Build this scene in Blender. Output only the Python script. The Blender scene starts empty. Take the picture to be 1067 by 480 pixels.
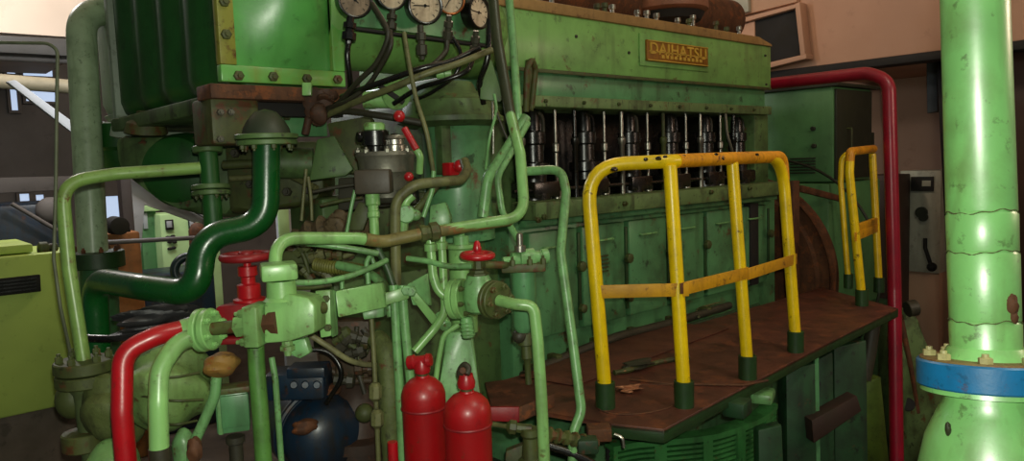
import bpy, bmesh, math, random
from math import sin, cos, tan, atan, radians, pi
from mathutils import Vector, Matrix
random.seed(4)
V = Vector
COL = bpy.context.scene.collection

# ------------------------------------------------------------------ camera
YW, PT, RL, FPX = radians(48.4), radians(5.17), radians(2.0), 770.0
CF = V((cos(YW)*cos(PT), sin(YW)*cos(PT), -sin(PT)))
_r0 = V((sin(YW), -cos(YW), 0)); _u0 = _r0.cross(CF)
CR = _r0*cos(RL) - _u0*sin(RL)
CU = _u0*cos(RL) + _r0*sin(RL)
CP = V((0, 0, 1.75))
cam = bpy.data.cameras.new('camera'); camo = bpy.data.objects.new('camera', cam); COL.objects.link(camo)
cam.sensor_width = 36; cam.lens = FPX/1067*36; cam.clip_start = .05
M = Matrix((CR, CU, -CF)).transposed().to_4x4(); M.translation = CP
camo.matrix_world = M
bpy.context.scene.camera = camo

# points of the place measured along lines of sight: on a plane of the room, or at a distance
def ray(u, v): return CF + (u-533.5)/FPX*CR + (240-v)/FPX*CU
def at_d(u, v, d): return CP + d*ray(u, v)
def _pl(u, v, k, c): r = ray(u, v); return CP + r*((c-CP[k])/r[k])
def at_x(u, v, c): return _pl(u, v, 0, c)
def at_y(u, v, c): return _pl(u, v, 1, c)
def at_z(u, v, c): return _pl(u, v, 2, c)
def vof(p):
    q = p-CP; return 240-FPX*q.dot(CU)/q.dot(CF)
def z_at(v, x, y):
    a, b = 0.0, 3.0
    for i in range(12):
        fa, fb = vof(V((x, y, a)))-v, vof(V((x, y, b)))-v
        if abs(fb-fa) < 1e-9: break
        a, b = b, b - fb*(b-a)/(fb-fa)
    return b
FZ = -.6      # level of the engine room floor
def path(*pts): return [at_d(*p) for p in pts]
def drop(*pts):                # the same, the last point carried straight down to the machinery bed
    q = path(*pts); return q[:-1] + [V((q[-1].x, q[-1].y, .31))]

# ------------------------------------------------------------------ materials
def lin(c): 
    return tuple((x/255/12.92 if x/255 <= .04045 else ((x/255+.055)/1.055)**2.4) for x in c) + (1,)
MATS = {}
def paint(name, col, rough=.42, dirt=.45, dirtcol=(48, 44, 24), rust=.0, rustcol=(92, 50, 26), scale=7.0,
          metallic=0.0, bump=.12, coat=0.0, coarse=1.0, coatr=.26, ior=1.5):
    m = bpy.data.materials.new(name); m.use_nodes = True
    nt = m.node_tree; N = nt.nodes; L = nt.links
    b = N['Principled BSDF']
    tc = N.new('ShaderNodeTexCoord')
    def noise(s, det=5, rg=.6):
        n = N.new('ShaderNodeTexNoise'); n.inputs['Scale'].default_value = s
        n.inputs['Detail'].default_value = det; n.inputs['Roughness'].default_value = rg
        L.new(tc.outputs['Object'], n.inputs['Vector']); return n
    def ramp(n, a, c):
        r = N.new('ShaderNodeMapRange'); r.inputs[1].default_value = a; r.inputs[2].default_value = c
        L.new(n.outputs['Fac'], r.inputs[0]); return r
    def mix(fac, a, bcol, mult=None):
        x = N.new('ShaderNodeMix'); x.data_type = 'RGBA'
        if mult is not None:
            mm = N.new('ShaderNodeMath'); mm.operation = 'MULTIPLY'; mm.inputs[1].default_value = mult
            L.new(fac, mm.inputs[0]); L.new(mm.outputs[0], x.inputs[0])
        else: L.new(fac, x.inputs[0])
        if isinstance(a, tuple): x.inputs[6].default_value = a
        else: L.new(a, x.inputs[6])
        x.inputs[7].default_value = bcol
        return x.outputs[2]
    n0 = noise(scale*coarse*.45, 3); n1 = noise(scale*coarse); n2 = noise(scale*3.3, 6, .7)
    c = mix(ramp(n0, .35, .7).outputs[0], lin(col), lin(tuple(x*.82 for x in col)), .8)
    c = mix(ramp(n1, .46, .70).outputs[0], c, lin(dirtcol), dirt)
    r2 = ramp(n2, .585, .66)
    if dirt > 0: c = mix(r2.outputs[0], c, lin(tuple(x*.8 for x in dirtcol)), min(1, dirt*1.2))
    if dirt > .25:
        mp = N.new('ShaderNodeMapping'); mp.inputs['Scale'].default_value = (1, 1, .13)
        L.new(tc.outputs['Object'], mp.inputs['Vector'])
        n4 = N.new('ShaderNodeTexNoise'); n4.inputs['Scale'].default_value = scale*2.6; n4.inputs['Detail'].default_value = 4
        L.new(mp.outputs[0], n4.inputs['Vector'])
        c = mix(ramp(n4, .54, .74).outputs[0], c, lin(dirtcol), dirt*1.1)
    if rust > 0:
        n3 = noise(scale*1.7, 7, .7)
        c = mix(ramp(n3, .62-.22*rust, .70-.18*rust).outputs[0], c, lin(rustcol), .9)
    L.new(c, b.inputs['Base Color'])
    rr = N.new('ShaderNodeMapRange'); rr.inputs[3].default_value = max(.05, rough-.1); rr.inputs[4].default_value = min(1, rough+.25)
    L.new(n1.outputs['Fac'], rr.inputs[0]); L.new(rr.outputs[0], b.inputs['Roughness'])
    b.inputs['IOR'].default_value = ior; b.inputs['Coat IOR'].default_value = ior
    b.inputs['Metallic'].default_value = metallic
    b.inputs['Coat Weight'].default_value = coat; b.inputs['Coat Roughness'].default_value = coatr
    if bump > 0:
        bp = N.new('ShaderNodeBump'); bp.inputs['Strength'].default_value = bump; bp.inputs['Distance'].default_value = .01
        L.new(n2.outputs['Fac'], bp.inputs['Height']); L.new(bp.outputs[0], b.inputs['Normal'])
    MATS[name] = m; return m
def glow(name, col, s):
    m = bpy.data.materials.new(name); m.use_nodes = True
    b = m.node_tree.nodes['Principled BSDF']; b.inputs['Base Color'].default_value = lin(col)
    b.inputs['Emission Color'].default_value = lin(col); b.inputs['Emission Strength'].default_value = s
    return m

LG = paint('light_green_paint', (138, 192, 112), .32, .42, dirtcol=(70, 66, 34), rust=.12, coat=.35)
LG2 = paint('pale_green_pipe_paint', (140, 214, 122), .38, .62, dirtcol=(104, 140, 70), rust=.0, coat=.8, coatr=.33, scale=6, ior=1.75)
TG = paint('tube_green_paint', (122, 178, 110), .34, .48, dirtcol=(60, 58, 32), rust=.08, coat=.2, scale=14)
MG = paint('engine_green_paint', (120, 172, 88), .40, .42, dirtcol=(66, 74, 40), rust=.07, coat=.15, scale=4)
CG = paint('crankcase_green_paint', (92, 150, 98), .36, .6, dirtcol=(40, 44, 26), rust=.12, coat=.2, scale=4)
HG = paint('housing_green_paint', (86, 116, 64), .45, .7, dirtcol=(30, 28, 15), rust=.12, scale=5)
DG = paint('dark_glossy_green_paint', (14, 84, 30), .22, .2, dirtcol=(12, 40, 14), coat=.5, scale=8)
VG = paint('deep_green_paint', (30, 92, 30), .45, .35, dirtcol=(16, 36, 14), scale=5)
GG = paint('grey_green_paint', (156, 172, 152), .5, .3, dirtcol=(84, 96, 76), scale=5)
PG = paint('column_green_paint', (172, 198, 158), .38, .4, dirtcol=(84, 104, 66), scale=9, coat=.2)
GRG = paint('grimy_cover_green', (104, 130, 78), .45, .7, dirtcol=(46, 44, 26), rust=.2, scale=7)
OLV = paint('olive_grime', (74, 84, 40), .5, .6, dirtcol=(38, 32, 18), rust=.2, scale=10)
RSG = paint('rusty_green', (84, 92, 46), .5, .6, rust=.55, scale=9)
RUST = paint('rust', (96, 58, 32), .7, .5, dirtcol=(40, 24, 16), rust=.4, rustcol=(120, 66, 30), scale=10, bump=.3)
TAN = paint('rusty_tan_rim', (158, 122, 68), .6, .35, dirtcol=(96, 70, 38), rust=.05, scale=8)
YEL = paint('yellow_paint', (255, 218, 2), .30, .12, dirtcol=(150, 84, 10), rust=.05, rustcol=(90, 46, 10), coat=.3, scale=12)
YELD = paint('worn_yellow_paint', (224, 164, 18), .45, .45, dirtcol=(150, 96, 18), rust=.15, scale=9)
RED = paint('red_paint', (178, 16, 26), .28, .2, dirtcol=(96, 14, 16), rust=.03, coat=.35, scale=10)
RED2 = paint('bottle_red_paint', (172, 10, 17), .34, .26, dirtcol=(110, 16, 16), rust=.04, coat=.25, scale=8)
DRED = paint('dusty_red_paint', (140, 20, 26), .4, .3, dirtcol=(82, 16, 18), scale=9)
MAR = paint('maroon_pipe_paint', (158, 16, 44), .3, .2, dirtcol=(96, 12, 26), coat=.3, scale=10)
DECK = paint('rusted_deck_plate', (100, 57, 44), .4, .7, dirtcol=(44, 26, 18), rust=.4, rustcol=(122, 70, 46), scale=4, bump=.3)
BLK = paint('oily_black', (15, 15, 13), .2, .4, dirtcol=(32, 28, 18), scale=12, coat=.4)
RUB = paint('rubber_hose', (50, 48, 34), .45, .4, dirtcol=(28, 26, 16), scale=14)
HOSE = paint('dirty_green_hose', (108, 110, 68), .42, .5, dirtcol=(46, 38, 22), scale=14)
STL = paint('bright_steel', (175, 172, 160), .25, .3, dirtcol=(90, 84, 66), metallic=.9, scale=14)
GST = paint('grey_cast_metal', (128, 126, 112), .36, .4, dirtcol=(66, 60, 46), metallic=.55, scale=10)
DST = paint('dark_cast_metal', (62, 60, 46), .45, .4, dirtcol=(32, 28, 18), scale=10)
BLU = paint('blue_paint', (20, 122, 180), .35, .3, dirtcol=(18, 50, 72), rust=.05, coat=.2, scale=8)
DBL = paint('dark_blue_paint', (18, 42, 62), .38, .85, dirtcol=(34, 30, 24), rust=.15, rustcol=(70, 42, 28), coat=.2, scale=8)
CAN = paint('painted_canvas', (116, 150, 82), .5, .6, dirtcol=(70, 70, 36), rust=.1, scale=9, bump=.35)
CANO = paint('olive_canvas', (96, 108, 56), .55, .6, dirtcol=(50, 50, 26), rust=.08, scale=12, bump=.4)
UG2 = paint('cowl_green', (62, 132, 66), .42, .5, dirtcol=(30, 50, 24), rust=.1, scale=8)
SOCK = paint('socket_green', (40, 72, 34), .4, .4, dirtcol=(28, 30, 16), scale=9)
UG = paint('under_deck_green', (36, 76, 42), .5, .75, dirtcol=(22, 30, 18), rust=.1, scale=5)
WALLM = paint('pink_beige_wall', (196, 156, 128), .6, .14, dirtcol=(150, 104, 76), scale=1.2, bump=.03)
TRUNK = paint('beige_trunk_paint', (200, 156, 128), .55, .14, dirtcol=(158, 108, 80), scale=1.2, bump=.03)
SOFF = paint('cream_soffit_paint', (232, 212, 192), .6, .08, dirtcol=(190, 160, 136), scale=1.5, bump=.02)
GREYW = paint('grey_wall_paint', (112, 106, 102), .6, .25, dirtcol=(70, 66, 62), scale=1.5, bump=.03)
FLO = paint('oily_floor', (78, 68, 58), .5, .5, dirtcol=(30, 26, 20), scale=2)
YG = paint('yellow_green_cabinet', (190, 216, 104), .45, .25, dirtcol=(150, 176, 76), scale=3, bump=.03)
CABG = paint('pale_panel_green', (186, 222, 156), .5, .1, dirtcol=(140, 170, 110), scale=4, bump=.02)
SWG = paint('switch_box_green', (84, 134, 82), .42, .3, dirtcol=(44, 74, 38), scale=4)
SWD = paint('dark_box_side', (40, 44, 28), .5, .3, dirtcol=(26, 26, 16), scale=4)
GPAN = paint('grey_panel_paint', (178, 178, 160), .5, .3, dirtcol=(98, 96, 82), scale=4)
DIAL = paint('stained_dial', (216, 196, 166), .4, .35, dirtcol=(120, 88, 58), scale=30, bump=0)
BRASS = paint('copper_rim', (176, 106, 62), .3, .3, metallic=.8, scale=20)
GOLD = paint('tarnished_gold', (206, 166, 62), .4, .2, dirtcol=(140, 96, 26), metallic=.1, scale=30)
PLT = paint('brown_name_plate', (146, 96, 16), .45, .3, dirtcol=(84, 50, 14), metallic=.2, scale=24)
DARK = paint('dark_opening', (26, 24, 22), .7, .2, scale=4)
WHT = paint('white_rail_paint', (178, 182, 188), .45, .15, dirtcol=(150, 150, 150), scale=4, bump=.02)
LEAF = paint('cardboard_scrap', (190, 130, 92), .7, .2, dirtcol=(140, 84, 56), scale=20)
PANE = glow('daylit_pane', (190, 210, 240), .55)

# ------------------------------------------------------------------ mesh helpers
def basis(d):
    d = V(d).normalized(); a = V((0, 0, 1)) if abs(d.z) < .9 else V((1, 0, 0))
    x = d.cross(a).normalized(); return x, d.cross(x).normalized(), d
def rounded(pts, rad, n=7):
    pts = [V(p) for p in pts]; out = [pts[0]]
    for i in range(1, len(pts)-1):
        p = pts[i]; a = pts[i-1]-p; b = pts[i+1]-p; la, lb = a.length, b.length
        a.normalize(); b.normalize()
        ang = a.angle(b, pi)
        if ang > pi-.03: out.append(p); continue
        t = min(rad/max(tan(ang/2), .05), la*.48, lb*.48)
        for k in range(n+1):
            s = k/n; out.append((p+a*t)*(1-s)**2 + p*2*s*(1-s)*1.0 + (p+b*t)*s*s)
    out.append(pts[-1]); return out
def spline(pts, n=6):
    pts = [V(p) for p in pts]; P = [pts[0]*2-pts[1]] + pts + [pts[-1]*2-pts[-2]]; out = []
    for i in range(1, len(P)-2):
        p0, p1, p2, p3 = P[i-1:i+3]
        for k in range(n):
            t = k/n; out.append(.5*((2*p1) + (p2-p0)*t + (2*p0-5*p1+4*p2-p3)*t*t + (3*p1-p0-3*p2+p3)*t**3))
    out.append(pts[-1]); return out
def sweep(bm, pts, r, seg=14, wob=0.0):
    n = len(pts); rings = []; x = None
    for i in range(n):
        t = (pts[min(i+1, n-1)]-pts[max(i-1, 0)])
        if t.length < 1e-7: continue
        t.normalize()
        x = basis(t)[0] if x is None else (x - t*x.dot(t)).normalized()
        y = t.cross(x); rr = r[i] if isinstance(r, (list, tuple)) else r
        if wob: rr *= 1+wob*(random.random()-.5)
        rings.append([bm.verts.new(pts[i] + x*cos(2*pi*k/seg)*rr + y*sin(2*pi*k/seg)*rr) for k in range(seg)])
    for a, b in zip(rings, rings[1:]):
        for k in range(seg): bm.faces.new((a[k], a[(k+1) % seg], b[(k+1) % seg], b[k]))
    bm.faces.new(rings[0][::-1]); bm.faces.new(rings[-1])
def tube(bm, pts, r, fil=.06, seg=14): sweep(bm, rounded(pts, fil), r, seg)
def hose(bm, pts, r, seg=12, wob=0): sweep(bm, spline(pts), r, seg, wob)
def lathe(bm, o, d, prof, seg=28, wob=0):
    x, y, d = basis(d); o = V(o); rings = []
    for h, r in prof:
        c = o + d*h
        if r < 1e-5: rings.append([bm.verts.new(c)])
        else: rings.append([bm.verts.new(c + (x*cos(2*pi*k/seg) + y*sin(2*pi*k/seg))*r*(1+wob*(random.random()-.5))) for k in range(seg)])
    for a, b in zip(rings, rings[1:]):
        for k in range(seg):
            k2 = (k+1) % seg
            if len(a) == 1 and len(b) == 1: continue
            if len(a) == 1: bm.faces.new((a[0], b[k2], b[k]))
            elif len(b) == 1: bm.faces.new((a[k], a[k2], b[0]))
            else: bm.faces.new((a[k], a[k2], b[k2], b[k]))
    if len(rings[0]) > 1: bm.faces.new(rings[0][::-1])
    if len(rings[-1]) > 1: bm.faces.new(rings[-1])
def cyl(bm, a, b, r, r2=None, seg=20):
    a, b = V(a), V(b); L = (b-a).length; e = min(.004, L*.15, r*.2); r2 = r if r2 is None else r2
    lathe(bm, a, b-a, [(0, r-e), (e, r), (L-e, r2), (L, r2-e)], seg)
def flange_disc(bm, c, d, r, t, seg=32):
    c = V(c); d = V(d).normalized(); cyl(bm, c-d*t/2, c+d*t/2, r, seg=seg)
def hexbolt(bm, p, d, r, h):
    p = V(p); d = V(d).normalized()
    lathe(bm, p, d, [(0, r), (h*.85, r), (h, r*.8)], 6)
    lathe(bm, p+d*h, d, [(0, r*.5), (h*.5, r*.5)], 8)
def box(bm, c, s, ax=None, bev=.004):
    g = bmesh.ops.create_cube(bm, size=1.0)['verts']
    for w in g:
        q = V((w.co.x*s[0], w.co.y*s[1], w.co.z*s[2]))
        w.co = V(c) + (ax @ q if ax else q)
    if bev > 0:
        bev = min(bev, min(s)*.3)
        es = list({e for w in g for e in w.link_edges})
        bmesh.ops.bevel(bm, geom=es, offset=bev, segments=2, affect='EDGES', profile=.5)
def bx(bm, x0, x1, y0, y1, z0, z1, bev=.005):
    box(bm, ((x0+x1)/2, (y0+y1)/2, (z0+z1)/2), (abs(x1-x0), abs(y1-y0), abs(z1-z0)), None, bev)
def prism(bm, poly, vec, bev=0):
    vec = V(vec); a = [bm.verts.new(V(p)) for p in poly]; b = [bm.verts.new(V(p)+vec) for p in poly]; n = len(a)
    fs = [bm.faces.new(a), bm.faces.new(b[::-1])]
    for k in range(n): fs.append(bm.faces.new((a[k], b[k], b[(k+1) % n], a[(k+1) % n])))
    if bev:
        es = list({e for f in fs for e in f.edges})
        bmesh.ops.bevel(bm, geom=es, offset=bev, segments=2, affect='EDGES', profile=.5)
def ball(bm, c, r, sc=(1, 1, 1), seg=20):
    g = bmesh.ops.create_uvsphere(bm, u_segments=seg, v_segments=seg//2+2, radius=r)['verts']
    for w in g: w.co = V((w.co.x*sc[0], w.co.y*sc[1], w.co.z*sc[2])) + V(c)
def torus(bm, c, d, R, r, seg=36, mseg=10):
    x, y, d = basis(d); rings = []
    for k in range(seg):
        a = 2*pi*k/seg; e = x*cos(a)+y*sin(a)
        rings.append([bm.verts.new(V(c) + e*(R+r*cos(2*pi*j/mseg)) + d*r*sin(2*pi*j/mseg)) for j in range(mseg)])
    for k in range(seg):
        A, B = rings[k], rings[(k+1) % seg]
        for j in range(mseg): bm.faces.new((A[j], B[j], B[(j+1) % mseg], A[(j+1) % mseg]))
def lump(bm, c, r, sc, amp=.12, seg=26, seedv=1):
    rnd = random.Random(seedv); ph = [(rnd.uniform(2, 6), rnd.uniform(2, 6), rnd.uniform(2, 6), rnd.uniform(0, 6)) for _ in range(5)]
    g = bmesh.ops.create_uvsphere(bm, u_segments=seg, v_segments=seg//2+4, radius=1)['verts']
    for w in g:
        n = w.co.copy(); k = 1+amp*sum(sin(a*n.x+b_*n.y+c_*n.z+d_) for a, b_, c_, d_ in ph)/2.2
        w.co = V((n.x*sc[0], n.y*sc[1], n.z*sc[2]))*r*k + V(c)
def axes(xd, zd):
    z = V(zd).normalized(); x = V(xd); x = (x - z*x.dot(z)).normalized(); y = z.cross(x)
    return Matrix((x, y, z)).transposed()
vert = V((0, 0, 1))
def nb(): return bmesh.new()

ROOT = {}
def obj(name, bm, mat, parent=None, label=None, ang=38, loc=None):
    bmesh.ops.recalc_face_normals(bm, faces=bm.faces)
    for f in bm.faces: f.smooth = True
    for w_ in bm.verts:
        if w_.co.z < FZ and name not in ('floor',): w_.co.z = FZ
    ca = radians(ang)
    for e in bm.edges:
        e.smooth = not (len(e.link_faces) == 2 and e.calc_face_angle(0) > ca)
    if parent is not None: o0 = ROOT[parent.name]
    elif loc is not None: o0 = V(loc)
    else:
        xs = [v.co for v in bm.verts]
        lo = V([min(c[i] for c in xs) for i in range(3)]); hi = V([max(c[i] for c in xs) for i in range(3)])
        o0 = V(((lo.x+hi.x)/2, (lo.y+hi.y)/2, lo.z))
    bmesh.ops.translate(bm, verts=bm.verts, vec=-o0)
    me = bpy.data.meshes.new(name); bm.to_mesh(me); bm.free()
    me.materials.append(mat)
    o = bpy.data.objects.new(name, me); COL.objects.link(o)
    if parent is not None: o.parent = parent
    else: o.location = o0
    ROOT[o.name] = o0
    if label: o['label'] = label
    return o
def tag(o, label, cat, group=None):
    o['label'] = label; o['category'] = cat
    if group: o['group'] = group
    return o
def thing(name, label, cat, loc, group=None):
    o = bpy.data.objects.new(name, None); COL.objects.link(o); o.location = V(loc); o.empty_display_size = .05
    ROOT[o.name] = V(loc); return tag(o, label, cat, group)
def struct(name, bm, mat):
    o = obj(name, bm, mat); o['kind'] = 'structure'; return o
def solid(name, label, cat, bm, mat, group=None): return tag(obj(name, bm, mat), label, cat, group)
def pipe(name, label, pts, r, mat, fil=.07, cat='pipe', group=None, sp=False, wob=0):
    b = nb()
    if sp: hose(b, pts, r, 14, wob)
    else: tube(b, pts, r, fil, 16)
    return solid(name, label, cat, b, mat, group)
def boltring(par, c, d, R, n, r, h, mat, ph=0, name='bolt'):
    x, y, d = basis(d)
    for k in range(n):
        a = 2*pi*(k+ph)/n; b = nb(); hexbolt(b, V(c)+(x*cos(a)+y*sin(a))*R, d, r, h); obj(name, b, mat, par)
def bolts(par, pts, d, r, h, mat):
    for p in pts: b = nb(); hexbolt(b, p, d, r, h); obj('bolt', b, mat, par)

# ================================================================== THE SETTING
b = nb(); bx(b, -4, 11.2, -3, 14.2, FZ-.1, FZ, 0); struct('floor', b, FLO)
b = nb(); bx(b, 10.2, 10.4, -3, 14, FZ, 6.2, 0); struct('wall_right', b, WALLM)
b = nb(); bx(b, -4, 10.4, 12.4, 12.6, FZ, 6.2, 0); struct('wall_back', b, GREYW)
b = nb(); bx(b, -4, 10.4, -3, 14, 6.2, 6.3, 0); struct('ceiling', b, SOFF)
# bright panes in the far wall, upper left
def window(n, rects):
    fr = nb(); pn = nb()
    for (u0, v0, u1, v1) in rects:
        a, c = at_y(u0, v0, 12.36), at_y(u1, v1, 12.36)
        x0, x1, z0, z1 = min(a.x, c.x), max(a.x, c.x), min(a.z, c.z), max(a.z, c.z)
        bx(pn, x0, x1, 12.37, 12.385, z0, z1, 0)
        w = .04
        for (p, q, r, s) in ((x0-w, x1+w, z1, z1+w), (x0-w, x1+w, z0-w, z0), (x0-w, x0, z0, z1), (x1, x1+w, z0, z1)):
            bx(fr, p, q, 12.33, 12.398, r, s, .004)
    f = struct('window_%d' % n, fr, GREYW)
    ROOT[f.name] = V(f.location)
    obj('window_pane', pn, PANE, f)
window(1, [(6, 66, 16, 77), (23, 68, 55, 80)])
window(2, [(10, 92, 19, 115), (26, 93, 58, 106)])
window(3, [(20, 202, 31, 212), (37, 203, 46, 211), (100, 205, 126, 243)])
# soffit girder over the left side, trunk over the right bulkhead
b = nb(); prism(b, [at_y(-40, 31, 9), at_y(110, 41, 9), at_y(110, -70, 9), at_y(-40, -70, 9)], (0, 3.3, 0)); struct('trim_1', b, SOFF)
b = nb(); bx(b, 7.7, 10.19, -3, 4.35, 2.66, 6.19, .02); struct('trim_2', b, TRUNK)
b = nb(); bx(b, 7.66, 7.9, -3, 4.35, 2.58, 2.66, .01); struct('trim_3', b, DARK)

# grey beams and pipes of the far upper left
pipe('beige_pipe', 'long beige horizontal pipe high on the far left wall in front of the bright panes', [at_y(-60, 80, 8.5), at_y(84, 91, 8.5)], .07, paint('beige_pipe_paint', (168, 158, 132), .5, .2, scale=5))
pipe('grey_pipe', 'thin grey horizontal pipe under the cream soffit at upper left', [at_y(-60, 57, 8.9), at_y(84, 64, 8.9)], .03, GREYW)
b = nb(); prism(b, [at_y(-50, 34, 8.7), at_y(84, 41, 8.7), at_y(84, 59, 8.7), at_y(-50, 52, 8.7)], (0, .2, 0), .01)
solid('steel_beam', 'dark grey steel beam running under the cream soffit', 'beam', b, paint('dark_grey_beam', (74, 72, 70), .5, .2, scale=3))
b = nb(); prism(b, [at_y(-50, 186, 9.8), at_y(84, 183, 9.8), at_y(84, 197, 9.8), at_y(-50, 204, 9.8)], (0, .2, 0), .01)
solid('steel_beam', 'grey brown beam low on the far left wall above the blue machine', 'beam', b, GREYW)
# white sloping stringer
t = thing('stair_stringer', 'white sloping stair stringer descending behind the left engine end', 'stair', at_d(140, 280, 7.0))
b = nb(); prism(b, [at_y(6, 85, 7.4), at_y(16, 83, 7.4), at_y(128, 165, 7.4), at_y(225, 224, 7.4), at_y(225, 234, 7.4), at_y(124, 176, 7.4)], (0, .05, 0), .008); obj('stringer', b, WHT, t)
b = nb(); prism(b, [at_y(136, 186, 7.5), at_y(225, 234, 7.5), at_y(225, 240, 7.5), at_y(150, 212, 7.5), at_y(146, 280, 7.5), at_y(139, 280, 7.5)], (0, .03, 0), .006); obj('side_sheet', b, paint('grey_white_sheet', (176, 176, 178), .5, .15, scale=3), t)
b = nb(); bx(b, at_y(127, 210, 7.2).x, at_y(138.5, 210, 7.2).x, 7.2, 7.32, FZ, at_y(131, 186, 7.2).z, .01)
solid('steel_post', 'dark brown upright post below the white sloping stringer', 'post', b, paint('dark_brown_post', (62, 52, 50), .55, .3, scale=5))
# far machinery seen through the gap at left
t = thing('blue_machine', 'dark blue machine casing behind the yellow-green cabinet', 'machine', at_y(20, 330, 8.3))
b = nb(); bx(b, at_y(-60, 220, 8.3).x, at_y(70, 220, 8.3).x, 8.3, 9.5, FZ, at_y(30, 212, 8.3).z, .05); obj('casing', b, DBL, t)
b = nb(); tube(b, [at_y(12, 212, 8.2), at_y(60, 240, 8.2)], .02, .05); obj('guard_rod', b, GREYW, t)
b = nb(); ball(b, at_y(53, 219, 8.3), .13, (1, .6, 1)); obj('rounded_cap', b, GREYW, t)
t = thing('control_cabinet', 'pale green control cabinet with two square meters seen in the far gap', 'control cabinet', at_y(190, 330, 8.0))
def rect_y(bm, u0, v0, u1, v1, y, dy, bev=.004):
    a, c = at_y(u0, v0, y), at_y(u1, v1, y)
    bx(bm, min(a.x, c.x), max(a.x, c.x), y-dy if dy > 0 else y, y if dy > 0 else y-dy, min(a.z, c.z), max(a.z, c.z), bev)
b = nb(); bx(b, at_y(167.5, 240, 8).x, at_y(228, 240, 8).x, 8, 8.5, FZ, at_y(190, 222, 8).z, .01); obj('cabinet_body', b, CABG, t)
for (u, v) in ((176, 234), (200, 233)):
    b = nb(); rect_y(b, u-4.5, v-5, u+4.5, v+5, 8, .03); m = obj('square_meter', b, DARK, t)
    b = nb(); rect_y(b, u-2.8, v-3.6, u+3.2, v+2.8, 7.97, .01); obj('meter_face', b, PANE if False else WHT, m)
for (u, v) in ((175, 247), (180, 246), (177, 252), (182, 252), (177, 259), (181, 258)):
    b = nb(); ball(b, at_y(u, v, 7.98), .02, (1.3, .8, .8)); obj('selector_switch', b, DARK, t)
b = nb(); rect_y(b, 189, 264, 196, 276, 8, .02); obj('white_notice', b, WHT, t)
t = thing('control_cabinet', 'narrow darker green cabinet bay with a bright pane left of the metered cabinet', 'control cabinet', at_y(155, 330, 8.2))
b = nb(); bx(b, at_y(147, 240, 8.2).x, at_y(164, 240, 8.2).x, 8.2, 8.5, FZ, at_y(156, 218, 8.2).z, .01); obj('cabinet_body', b, SWG, t)
b = nb(); rect_y(b, 148, 222, 154, 238, 8.2, .02); obj('pane', b, WHT, t)
b = nb(); rect_y(b, 147, 214, 166, 219, 8.2, .06); obj('top_trim', b, CABG, t)
b = nb(); bx(b, at_y(108, 243, 6.6).x, at_y(146, 243, 6.6).x, 6.6, 6.9, FZ, at_y(128, 242, 6.6).z, .02)
solid('rusty_box', 'orange brown rusty box in the gap right of the tall column pipe', 'box', b, paint('orange_rust', (150, 92, 40), .6, .4, scale=7))
t = thing('small_motor', 'small dark rounded motor resting on the orange brown box', 'motor', at_y(122, 242, 6.5))
b = nb(); lathe(b, at_y(122, 235, 6.5), (0, 1, 0), [(-.1, .03), (-.09, .07), (.1, .075), (.11, .03)], 20); obj('motor_body', b, DARK, t)
b = nb(); box(b, at_y(124, 240, 6.5), (.14, .12, .03)); obj('motor_foot', b, DARK, t)
pipe('grey_pipe', 'thin grey horizontal rail crossing in front of the far pale cabinet', [at_y(100, 253, 6.2), at_y(216, 247, 6.2)], .018, paint('grey_rail', (96, 92, 96), .45, .2))
b = nb(); bx(b, at_y(150, 300, 7).x, at_y(225, 300, 7).x, 7, 7.6, FZ, at_y(180, 285, 7).z, .03); solid('blue_crate', 'dark blue low crate at the foot of the pale green control cabinet', 'crate', b, DBL)
t = thing('small_motor', 'brown stained motor hanging right of the far square meters', 'motor', at_y(206, 262, 6.4))
b = nb(); lathe(b, at_y(206, 246, 6.4), (0, 0, 1), [(-.11, .03), (-.1, .07), (.05, .07), (.1, .045), (.12, .01)], 16); obj('motor_body', b, RUST, t)
b = nb(); cyl(b, at_y(206, 236, 6.4), at_y(206, 231, 6.4), .02); obj('shaft', b, OLV, t)
b = nb(); torus(b, at_y(197, 281, 5.2), (-.3, -1, .2), .09, .03); solid('rubber_ring', 'dark rubber ring hung behind the elbow of the dark green pipe', 'ring', b, paint('dark_ring', (30, 52, 54), .3, .2))

t = thing('white_board', 'pale bright board glimpsed through the small gap above the long pipe', 'board', at_y(300, 250, 7.0))
b = nb(); bx(b, at_y(289, 225, 7).x, at_y(322, 225, 7).x, 7, 7.05, FZ, at_y(300, 214, 7).z, .004); obj('board', b, WHT, t)
b = nb(); bx(b, at_y(290, 225, 6.98).x, at_y(301, 225, 6.98).x, 6.98, 7.0, at_y(296, 246, 6.98).z, at_y(296, 216, 6.98).z, .004); obj('green_notice', b, CABG, t)

# yellow-green cabinet at the left edge
t = thing('electric_cabinet', 'yellow-green electric cabinet with a dark plate at the left edge', 'cabinet', (.2, 5.5, 0))
xr = at_y(84, 340, 5.2).x
b = nb(); bx(b, -.8, xr, 5.2, 5.85, at_y(60, 424, 5.2).z, at_y(40, 264, 5.2).z, .02); obj('cabinet_body', b, YG, t)
b = nb(); bx(b, -.8, at_y(36, 260, 5.2).x, 5.25, 5.8, at_y(30, 263, 5.25).z, at_y(30, 254, 5.25).z, .01); obj('top_box', b, YG, t)
b = nb(); prism(b, [at_y(-20, 292, 5.2), at_y(41, 285.5, 5.2), at_y(42, 303, 5.2), at_y(-20, 310, 5.2)], (0, -.03, 0), .004); obj('dark_plate', b, DARK, t)
for k in range(4):
    b = nb(); prism(b, [at_y(-10, 294+k*3.6, 5.17), at_y(38, 288.5+k*3.6, 5.17), at_y(38, 290+k*3.6, 5.17), at_y(-10, 295.5+k*3.6, 5.17)], (0, -.008, 0)); obj('vent_slat', b, BLK, t)
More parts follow.
